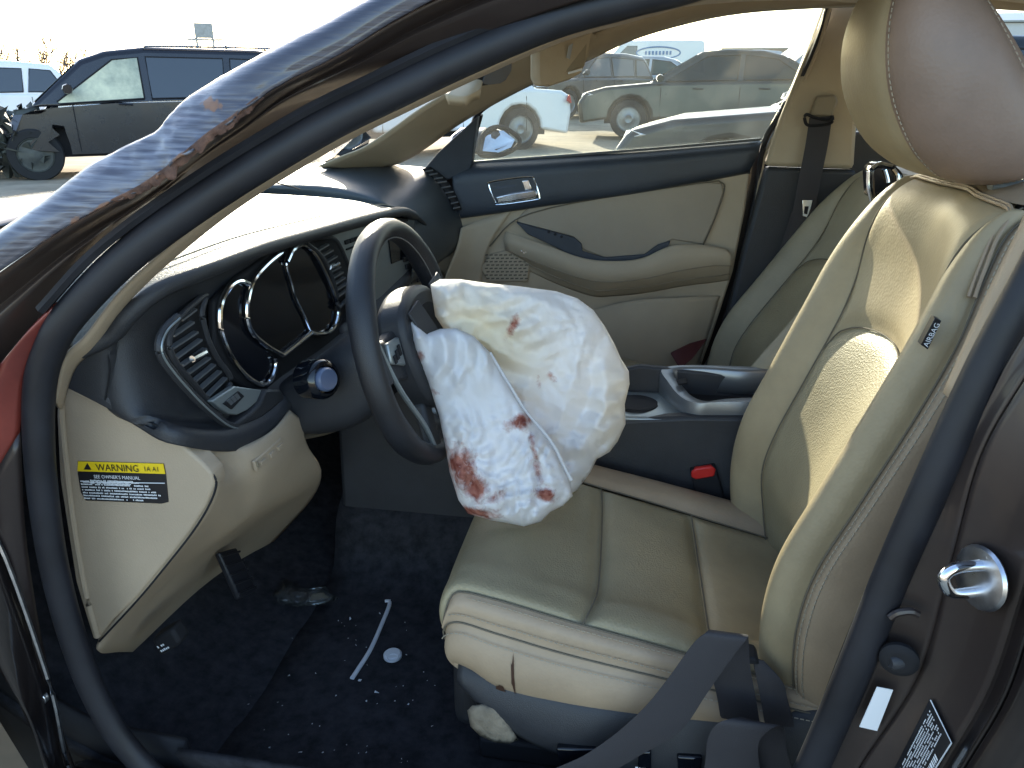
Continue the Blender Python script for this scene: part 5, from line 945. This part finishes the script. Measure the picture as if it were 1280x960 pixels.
# ================================================================== PEDALS, FLOOR LITTER
bp_ = thing('brake_pedal', 'black brake pedal with ribbed rubber pad in the dark footwell', 'pedal', tuple(PY(300, 720, 1.08)))
tube('pedal_arm', [(-.92, 1.10, .62), (-.86, 1.09, .48), (-.83, 1.08, .40)], .012, 'black_matte', bp_, n=14, flat=.6)
pd = [PY(a, b, y) for a, b, y in ((274, 690, 1.04), (296, 684, 1.10), (322, 738, 1.10), (300, 748, 1.04))]; pdl = slab('pedal_pad', pd, 'rubber', bp_, d=(-.8, 0, -.5), t=.014, bevel=.004)
for k in range(5): t_ = (k+.5)/5; tube('pad_rib', [pd[0]*(1-t_)+pd[3]*t_+np.array((.003, -.002, .002)), pd[1]*(1-t_)+pd[2]*t_+np.array((.003, -.002, .002))], .0022, 'rubber', pdl, k=5)
hl = thing('hood_release', 'small black release lever with faint white print by the side cover', 'lever', tuple(PY(206, 804, .86)))
hq = [PY(a, b, .87) for a, b in ((188, 800), (214, 786), (226, 806), (200, 822))]; slab('lever_body', hq, 'black_matte', hl, t=.03, bevel=.006); glyphs('lever_print', PY(203, 816, .868), hq[1]-hq[0], np.cross((0, -1, 0), hq[1]-hq[0]), .022, .016, 2, 'white_print', hl)
def fz(x, y): return .2305
stick = tube('plastic_stick', [PZ(488, 752, .236), PZ(482, 752, .236), PZ(487, 755, .236), PZ(476, 783, .236), PZ(463, 812, .236), PZ(448, 836, .236), PZ(440, 848, .236)], .0042, 'white_scrap', None, n=40, k=8); tag(stick, 'bent thin white plastic rod lying on the dark carpet', 'plastic rod')
cap_ = thing('bottle_cap', 'round white plastic cap on the carpet beside the white rod', 'cap', tuple(PZ(491, 822, .232)))
lathe('cap_shell', [(.0001, 0), (.016, 0), (.017, .003), (.017, .008), (.014, .011), (.0001, .011)], PZ(491, 822, .232), (0, 0, 1), 'white_scrap', cap_, k=28); tube('cap_ring', [PZ(491, 822, .243)+np.array((.010*math.cos(a), .010*math.sin(a), 0)) for a in np.linspace(0, 6.283, 20, endpoint=False)], .0012, 'white_scrap', cap_, closed=True, k=5)
fo = np.array([(332, 742), (345, 732), (352, 718), (362, 726), (384, 736), (406, 732), (414, 742), (424, 748), (404, 756), (370, 760), (345, 758)]); film = thing('plastic_wrapper', 'crumpled clear plastic wrapper on the dark footwell carpet', 'wrapper', tuple(PZ(375, 748, .25)))
pillow('film', fo, lambda x, y: 1.22-.0022*(y-745), .02, 'plastic_film', film, step=4, round_px=12, wrinkle=lambda p: .014*ridged(p, 9)+.008*ridged(p, 4.5))
rl = random.Random(3); spots_ = [(437, 773, .004), (475, 767, .003), (472, 865, .004), (458, 876, .002), (282, 824, .007), (284, 815, .004), (540, 908, .002), (508, 819, .002), (338, 934, .002), (311, 880, .002), (375, 941, .003), (403, 941, .002), (450, 851, .003), (332, 810, .002), (325, 770, .002), (384, 702, .002), (420, 870, .002), (510, 880, .002), (445, 806, .002), (360, 845, .003), (266, 898, .004), (530, 840, .0015), (255, 850, .0015), (230, 905, .0015), (390, 905, .0015), (302, 838, .0015)]
V = []; Fc = []
for a, b, r_ in spots_+[(rl.uniform(240, 545), rl.uniform(770, 955), .0011) for _ in range(45)]:
    c = PZ(a, b, .236+r_*.4); bb = len(V)
    for k in range(6): V.append(c+np.array((rl.uniform(-1, 1), rl.uniform(-1, 1), rl.uniform(-.5, .8)))*r_*1.2)
    Fc += [(bb, bb+1, bb+2), (bb, bb+2, bb+3), (bb+1, bb+2, bb+4), (bb+3, bb+4, bb+5), (bb, bb+3, bb+5), (bb+1, bb+4, bb+5)]
gc = mk('glass_crumbs', V, Fc, 'white_scrap', None, smooth=0); gc['kind'] = 'stuff'; tag(gc, 'scattered tiny glass crumbs on the carpet', 'glass crumbs')
cl_ = np.array([(355, 960), (370, 920), (378, 890), (388, 872), (402, 876), (430, 886), (470, 905), (500, 915), (540, 935), (560, 985), (420, 1000)]); rag = thing('dark_cloth', 'rumpled dark blue cloth on the near footwell carpet', 'cloth', tuple(PZ(450, 940, .24)))
pillow('cloth', cl_, lambda x, y: 1.06-.0016*(y-880), .03, 'jean_blue', rag, step=7, round_px=40, wrinkle=lambda p: .012*ridged(p, 40, 30)+.005*ridged(p, 18))

# ================================================================== THE YARD: parked wrecks, trees, far buildings
def arch_pts(cx, r, zc, z0, n=9): return [(cx+r*math.cos(a), max(z0, zc+r*math.sin(a))) for a in np.linspace(0, math.pi, n)]   # from front to rear along +x -> -x
def car(name, label, cat, loc, head, L, W, Hh, kind, paint_m, glass='car_glass', wr=.33, crumple=0., lights=True, group='cars parked in the yard'):
    t = thing(name, label, cat, loc, head, group=group); rr = random.Random(name+label)
    wx = (.31*L, -.29*L); zs = .17*Hh
    if kind == 'sedan':
        top = [(-.5, .40), (-.495, .58), (-.46, .635), (-.33, .66), (-.1, .655), (.2, .64), (.24, .63), (.40, .585), (.475, .52), (.5, .40)]
        gh = [(-.37, .645), (-.22, .93), (-.15, .985), (-.03, 1.0), (.06, .975), (.245, .625)]; win = [[(-.30, .685), (-.20, .90), (-.09, .945), (-.085, .675)], [(-.065, .675), (-.07, .947), (.04, .935), (.185, .66)]]; ins = .17
    elif kind == 'van':
        top = [(-.5, .35), (-.497, .55), (-.48, .60), (-.2, .60), (.1, .585), (.27, .565), (.40, .50), (.48, .43), (.5, .33)]
        gh = [(-.49, .59), (-.465, .85), (-.43, .955), (-.30, .995), (.0, 1.0), (.10, .965), (.165, .90), (.30, .56)]; win = [[(-.45, .63), (-.435, .88), (-.40, .915), (-.225, .93), (-.215, .63)], [(-.195, .63), (-.205, .93), (.0, .935), (.0, .62)], [(.02, .62), (.02, .93), (.085, .91), (.235, .60), (.23, .585)]]; ins = .16
    elif kind == 'box':
        top = [(-.5, .25), (-.5, .60), (-.2, .60), (.1, .585), (.30, .56), (.42, .50), (.49, .42), (.5, .30)]
        gh = [(-.5, .59), (-.495, .97), (-.47, 1.0), (.1, 1.0), (.17, .96), (.31, .55)]; win = [[(.05, .62), (.05, .90), (.13, .90), (.25, .60)]]; ins = .06
    else:
        top = [(-.5, .35), (-.495, .58), (-.48, .62), (-.2, .62), (.1, .61), (.22, .60), (.40, .565), (.475, .50), (.5, .36)]
        gh = [(-.485, .61), (-.43, .90), (-.40, .965), (-.25, 1.0), (.0, .995), (.08, .96), (.235, .60)]; win = [[(-.45, .65), (-.40, .90), (-.32, .92), (-.30, .65)], [(-.28, .65), (-.29, .92), (-.09, .935), (-.085, .64)], [(-.065, .64), (-.07, .935), (.05, .91), (.18, .63)]]; ins = .15
    o = [(x*L, z*Hh) for x, z in top]; ra = wr*1.16
    bot = [(.49*L, zs)]+arch_pts(wx[0], ra, wr, zs)+arch_pts(wx[1], ra, wr, zs)+[(-.49*L, zs)]
    pr_ = o+bot; V = []
    def ws(x, z): return W/2*(1-.10*abs(2*x/L)**5)*(1-.05*max(0, (.30*Hh-z)/(.3*Hh))-.04*max(0, z-.5*Hh)/(.2*Hh))
    def cr_(x, y, z):
        if crumple and x > L*.22:
            k = crumple*min(1, (x-L*.22)/(L*.2)); return (x-k*.6*abs(fbm((x*2, y*2, z*2)))-k*.55, y+k*.25*fbm((x*3, z*3, 5)), z+k*.22*fbm((x*3, y*3, 9)))
        return (x, y, z)
    # body as a lofted prism of five slices
    sl_ = (-1, -.93, -.5, 0, .5, .93, 1); n_ = len(pr_); cen_z = .45*Hh
    for q in sl_:
        for x, z in pr_:
            k = .06 if abs(q) == 1 else 0.; cw = (.0 if abs(q) > .6 else .012)
            top_ = z > .5*Hh
            V.append(cr_(x*(1-k*.25), ws(x, z)*(q if abs(q) < 1 else q*1.0)*(1 if abs(q) == 1 else 1), z-(k*.35*Hh*.5 if top_ else 0)+(cw if top_ else 0)))
    Fc = [tuple(range(n_))[::-1], tuple((len(sl_)-1)*n_+i for i in range(n_))]+gridfaces(len(sl_), n_, True)
    b = mk('body', V, Fc, paint_m, t, smooth=32, local=True, bevel=0 if crumple else .045, seg=3)
    bm = bmesh.new(); bm.from_mesh(b.data); bmesh.ops.recalc_face_normals(bm, faces=bm.faces); bm.to_mesh(b.data); bm.free()
    box('underbody', (0, 0, .34*Hh), (.80*L if not crumple else .55*L, W*.80, .34*Hh), 'black_matte', t, bevel=0, local=True)
    zb, zt = gh[0][1]*Hh, Hh
    def gy(z): return W/2*.93-ins*max(0, (z-.6*Hh))/(.4*Hh)
    V = []; g_ = [(x*L, z*Hh) for x, z in gh]; n_ = len(g_)
    for q in (-1, -.9, 0, .9, 1):
        for x, z in g_: V.append((x, gy(z)*q, z-(.03 if abs(q) == 1 else (-.012 if q == 0 else 0))))
    r_ = mk('cabin', V, [tuple(range(n_))[::-1], tuple(4*n_+i for i in range(n_))]+gridfaces(5, n_, True), paint_m, t, smooth=32, local=True, bevel=.05, seg=3)
    bm = bmesh.new(); bm.from_mesh(r_.data); bmesh.ops.recalc_face_normals(bm, faces=bm.faces); bm.to_mesh(r_.data); bm.free()
    for s_ in (-1, 1):
        for wv in win:
            p = [(x*L, s_*(gy(z*Hh)+.006), z*Hh-.02) for x, z in wv]; w_ = slab('window', p, ('sunlit_pane' if (crumple and wv is win[-1]) else glass), t, d=(0, s_, 0), t=.004, bevel=0, local=True)
            tube('window_trim', [q for q in p+[p[0]]], .012, 'black_matte', w_, k=5)
        for cx in wx:
            wl_ = lathe('tyre', [(.0001, -.10), (wr*.7, -.10), (wr*.95, -.10), (wr, -.06), (wr, .06), (wr*.95, .10), (wr*.68, .10), (wr*.62, .07), (.0001, .07)], (cx, s_*(W/2-.12), wr), (0, s_, 0), 'tyre', t, k=28, local=True)
            lathe('rim', [(.0001, .075), (wr*.2, .085), (wr*.25, .075), (wr*.6, .08), (wr*.64, .095), (wr*.66, .09), (wr*.66, .07)], (cx, s_*(W/2-.12), wr), (0, s_, 0), 'wreck_dark' if crumple else 'rim_grey', wl_, k=20)
        for x in (.07, -.16): tube('door_handle', [(x*L-.09, s_*(ws(x*L, .56*Hh)+.012), .565*Hh), (x*L+.09, s_*(ws(x*L, .56*Hh)+.012), .57*Hh)], .014, paint_m, t, k=6, local=True)
        for x in (.20, -.075, -.31): tube('door_gap', [(x*L, s_*(ws(x*L, z*Hh)+.001), z*Hh) for z in (.22, .35, .48, .58)], .006, 'black_matte', t, k=4, local=True)
        tube('side_mirror', [(.20*L, s_*(W/2-.02), .66*Hh), (.205*L, s_*(W/2+.10), .68*Hh), (.205*L, s_*(W/2+.16), .68*Hh)], [.03, .07, .06], paint_m, t, n=8, k=8, local=True)
        if lights:
            if not crumple: slab('headlight', [(.485*L, s_*W*.30, .46*Hh), (.475*L, s_*W*.43, .47*Hh), (.44*L, s_*W*.475, .50*Hh), (.465*L, s_*W*.43, .52*Hh), (.478*L, s_*W*.32, .51*Hh)], 'lamp_clear', t, d=(1, s_*.3, .2), t=.03, bevel=.004, local=True)
            slab('tail_light', [(-.493*L, s_*W*.33, .50*Hh), (-.488*L, s_*W*.46, .50*Hh), (-.465*L, s_*W*.49, .53*Hh), (-.48*L, s_*W*.46, .59*Hh), (-.49*L, s_*W*.35, .58*Hh)], 'tail_red', t, d=(-1, s_*.3, 0), t=.03, bevel=.004, local=True)
    # front and rear glass
    (x1, z1), (x0, z0) = gh[-2], gh[-1]
    def gq(xa, za, xb, zb_, s):
        nrm = np.array((zb_-za, 0, -(xb-xa)))*s; nrm = nrm/np.linalg.norm(nrm); q = []
        for f_, yy in ((.08, -1), (.08, 1), (.9, 1), (.9, -1)): x = xa+(xb-xa)*f_; z = za+(zb_-za)*f_; q.append(np.array((x, yy*(gy(z)-.06), z))+nrm*.004)
        return q, nrm
    q, nrm = gq(x0*L, z0*Hh, x1*L, z1*Hh, 1); slab('windshield', q, glass, t, d=nrm, t=.004, bevel=0, local=True)
    (xa, za), (xb, zb2) = gh[0], gh[1]; q, nrm = gq(xa*L, za*Hh, xb*L, zb2*Hh, -1); slab('rear_glass', q, glass, t, d=-nrm if nrm[0] > 0 else nrm, t=.004, bevel=0, local=True)
    if crumple:
        V = []; Fc = []
        for k in range(420):
            c = np.array((rr.uniform(.30, .50)*L, rr.uniform(-.5, .5)*W, rr.uniform(.10, .56)*Hh*rr.uniform(.75, 1))); bb = len(V)
            for _ in range(4): V.append(c+np.array([rr.gauss(0, .085), rr.gauss(0, .085), rr.gauss(0, .075)]))
            Fc += [(bb, bb+1, bb+2), (bb, bb+2, bb+3), (bb+1, bb+2, bb+3)]
        mk('crushed_front', V, Fc, 'wreck_dark', t, smooth=0, local=True)['kind'] = 'stuff'
    if kind == 'van':
        for s_ in (-1, 1): tube('roof_rail', [(x*L, s_*(W/2-.24), Hh*.99+dz) for x, dz in ((-.38, -.01), (-.36, .025), (-.2, .03), (-.02, .025), (.0, -.01))], .016, 'silver_dark', t, n=20, k=6, local=True)
        for s_ in (-1, 1): tube('belt_chrome', [(x*L, s_*(gy(z*Hh)+.02), z*Hh-.03) for x, z in ((-.46, .60), (-.2, .605), (.0, .60), (.235, .57))], .014, 'chrome', t, n=20, k=5, local=True)
    return t
def at_d(a, d, H0=0.):
    r_ = ray(a, 110); k = d/math.hypot(r_[0], r_[1]); x, y = r_[0]*k, r_[1]*k; return (x, y, gz0(x, y)+H0), math.atan2(y, x)
for nm, c, rf, mt in (('car_black', (.012, .013, .018), .25, .3), ('car_white', (.72, .73, .74), .35, 0.), ('car_silver', (.42, .44, .46), .3, .5), ('car_dark_grey', (.025, .028, .031), .3, .4), ('car_green_grey', (.028, .034, .032), .3, .4)): paint(nm, c, rf, mt, .5, dirt=.02)
# minivan with crushed nose, broadside on the left
wpt = PG(52, 226); az = math.atan2(wpt[1], wpt[0]); hv = az+math.pi/2+R(-3); fx = np.array((math.cos(hv), math.sin(hv), 0)); sx_ = np.array((-fx[1], fx[0], 0))
ctr = np.array(wpt)-fx*.31*5.0; side = -1 if np.dot(sx_, -np.array(wpt)) < 0 else 1; ctr = ctr-sx_*side*.9; ctr[2] = gz0(ctr[0], ctr[1])-.01
car('wrecked_minivan', 'black minivan with crushed front end and front window painted sunlit yellow', 'minivan', tuple(ctr), hv, 5.0, 1.95, 1.72, 'van', 'car_black', wr=.34, crumple=1.)
def park(name, label, cat, a, d, dh, L, W, Hh, kind, pm, **kw):
    loc, az_ = at_d(a, d); return car(name, label, cat, loc, az_+math.pi/2+R(dh), L, W, Hh, kind, pm, **kw)
park('parked_suv', 'white sport utility car with red tail light behind the wrecked minivan', 'car', -60, 21, -6, 4.7, 1.9, 1.68, 'suv', 'car_white')
park('parked_sedan', 'dark green-grey sedan broadside outside the passenger window, middle distance', 'car', 893, 15.5, 4, 4.85, 1.85, 1.47, 'sedan', 'car_green_grey', glass='car_glass_clear')
park('parked_sedan', 'nearest dark sedan outside passenger window, sun glinting along its hood', 'car', 1150, 7.6, 10, 4.8, 1.85, 1.45, 'sedan', 'car_dark_grey')
park('parked_sedan', 'small silver sedan between the white van and the green-grey sedan', 'car', 800, 24, -8, 4.5, 1.8, 1.42, 'sedan', 'car_silver', glass='car_glass_clear')
vn = park('delivery_van', 'white panel van with blue oval emblem seen through the passenger window', 'van', 800, 40, 3, 5.6, 2.0, 2.15, 'box', 'car_white')
park('parked_suv', 'dark sport utility car right of the white panel van', 'car', 872, 44, 60, 4.6, 1.9, 1.75, 'suv', 'car_dark_grey')
park('parked_hatchback', 'dark grey car behind the sun visor, left of the silver sedan', 'car', 722, 21, 50, 4.4, 1.85, 1.5, 'suv', 'car_dark_grey')
park('parked_sedan', 'white sedan just behind the passenger door mirror', 'car', 525, 13, 20, 4.6, 1.8, 1.42, 'sedan', 'car_white')
park('parked_sedan', 'silver sedan at far right behind the driver headrest', 'car', 1300, 17, 15, 4.7, 1.85, 1.45, 'sedan', 'car_silver')
park('parked_hatchback', 'white car farther off, right of the green-grey sedan', 'car', 1040, 27, -12, 4.4, 1.8, 1.5, 'suv', 'car_white')
park('parked_sedan', 'distant dark sedan in the row beyond the dark sport utility car', 'car', 960, 46, 20, 4.6, 1.8, 1.45, 'sedan', 'car_dark_grey')
far_row = [(600, 34, 'silver sedan', 'car_silver', 'sedan', 8), (668, 30, 'black sport utility car', 'car_black', 'suv', -25), (700, 46, 'white sport utility car', 'car_white', 'suv', 30), (905, 33, 'silver sport utility car', 'car_silver', 'suv', 18), (985, 38, 'black sedan', 'car_black', 'sedan', -10), (1012, 22, 'silver hatchback', 'car_silver', 'suv', 25), (845, 56, 'grey sedan', 'car_dark_grey', 'sedan', -20), (760, 60, 'dark sport utility car', 'car_black', 'suv', 15), (930, 60, 'white sedan', 'car_white', 'sedan', 5), (1245, 30, 'black sport utility car', 'car_black', 'suv', 10), (1275, 44, 'white sedan', 'car_white', 'sedan', -15), (-20, 40, 'black sedan', 'car_black', 'sedan', 12)]
place = {600: 'far off above the door mirror', 668: 'partly behind the sun visor, far off', 700: 'beyond the visor, in a far row', 905: 'beyond the roof of the green-grey sedan', 985: 'in the far row near the door frame', 1012: 'next to the rear window frame', 845: 'in the farthest row right of the panel van', 760: 'in the farthest row left of the panel van', 930: 'in the farthest row above the green-grey sedan', 1245: 'in the gap right of the driver headrest', 1275: 'farthest off right of the driver headrest', -20: 'behind the white car at the left edge'}
for a, d, w_, pm, kd, dh in far_row: park({'sedan': 'parked_sedan', 'suv': 'parked_suv'}[kd] if 'hatch' not in w_ else 'parked_hatchback', w_+' '+place[a], 'car', a, d, dh, 4.6, 1.85, 1.46 if kd == 'sedan' else 1.66, kd, pm)
# the van's emblem: an oval ring on its side
mat('emblem_blue', (.10, .20, .38), .5)
for s_ in (-1, 1):
    tube('emblem', [(-.7+1.0*math.cos(a), s_*(1.0*.93-.01), 1.62+.26*math.sin(a)) for a in np.linspace(0, 2*math.pi, 30, endpoint=False)], .035, 'emblem_blue', vn, closed=True, k=5, local=True, up=(0, 1, 0), flat=.3)
    for k in range(8): box('emblem_letter', (-1.25+.16*k, s_*.925, 1.62), (.09, .012, .16), 'emblem_blue', vn, bevel=0, local=True)
# far buildings and sign
bl, _ = at_d(1270, 120); bw_ = thing('warehouse', 'long pale low warehouse on the skyline at far right', 'building', bl); box('wall', (0, 0, 2.2), (34, 12, 5), 'pale_wall', bw_, bevel=0, local=True); slab('roof', [(-17.4, -6.4, 4.75), (17.4, -6.4, 4.75), (17.4, 0, 6.0), (-17.4, 0, 6.0)], 'rim_grey', bw_, d=(0, 0, 1), t=.2, bevel=0, local=True)
slab('roof', [(-17.4, 6.4, 4.75), (-17.4, 0, 6.0), (17.4, 0, 6.0), (17.4, 6.4, 4.75)], 'rim_grey', bw_, d=(0, 0, 1), t=.2, bevel=0, local=True)
for k in range(5): box('loading_door', (-13+6.5*k, -6.05, 1.6), (3, .1, 3), 'rim_grey', bw_, bevel=0, local=True)
bl, _ = at_d(950, 230); bw_ = thing('brick_store', 'flat-roofed brownish building on the skyline beyond the passenger window', 'building', bl); box('wall', (0, 0, 2.0), (22, 10, 3.6), 'brown_wall', bw_, bevel=0, local=True); box('roof', (0, 0, 3.95), (22.6, 10.6, .3), 'rim_grey', bw_, bevel=0, local=True)
for k in range(6): box('window', (-9+3.6*k, -5.05, 2.6), (1.8, .1, 1.4), 'car_glass', bw_, bevel=0, local=True)
bl, az_ = at_d(264, 58); sg2 = thing('billboard', 'small grey sign board on posts above the minivan roof', 'sign', bl, az_-math.pi/2)
box('board', (0, 0, 4.25), (1.15, .12, .9), 'rim_grey', sg2, bevel=.01, local=True); box('board_frame', (0, .1, 3.72), (2.2, .1, .12), 'silver_dark', sg2, bevel=.01, local=True)
for x in (-.5, .5): box('post', (x, .15, 1.7), (.14, .14, 4.6), 'silver_dark', sg2, bevel=.01, local=True)
# bare winter woods along the skyline: too far to count
V = []; Fc = []; rt = random.Random(11)
def twig(p, d, ln, r_, lv):
    q = p+d*ln; s_ = np.cross(d, (rt.random(), rt.random(), .3)); s_ /= np.linalg.norm(s_)+1e-9; b0 = len(V); V.extend([p-s_*r_, p+s_*r_, q+s_*r_*.5, q-s_*r_*.5]); Fc.append((b0, b0+1, b0+2, b0+3))
    u_ = np.cross(d, s_); b0 = len(V); V.extend([p-u_*r_, p+u_*r_, q+u_*r_*.5, q-u_*r_*.5]); Fc.append((b0, b0+1, b0+2, b0+3))
    if lv:
        for _ in range(4 if lv > 1 else 5):
            e_ = d+np.array([rt.gauss(0, .55), rt.gauss(0, .55), rt.gauss(.15, .3)]); e_ /= np.linalg.norm(e_); twig(p+d*ln*rt.uniform(.45, 1), e_, ln*rt.uniform(.45, .75), r_*.55, lv-1)
for a in np.linspace(-500, 2100, 340):
    d = rt.uniform(170, 260); p, _ = at_d(a+rt.uniform(-6, 6), d, -.3); hh = rt.uniform(6.5, 10.5) if a < 420 else rt.uniform(2.2, 4.2); twig(np.array(p), np.array((0, 0, 1.)), hh*.55, .22, 3)
tl_ = mk('treeline', V, Fc, 'bark_far', None, smooth=0); tl_['kind'] = 'stuff'; tag(tl_, 'bare winter woods along the skyline', 'trees')
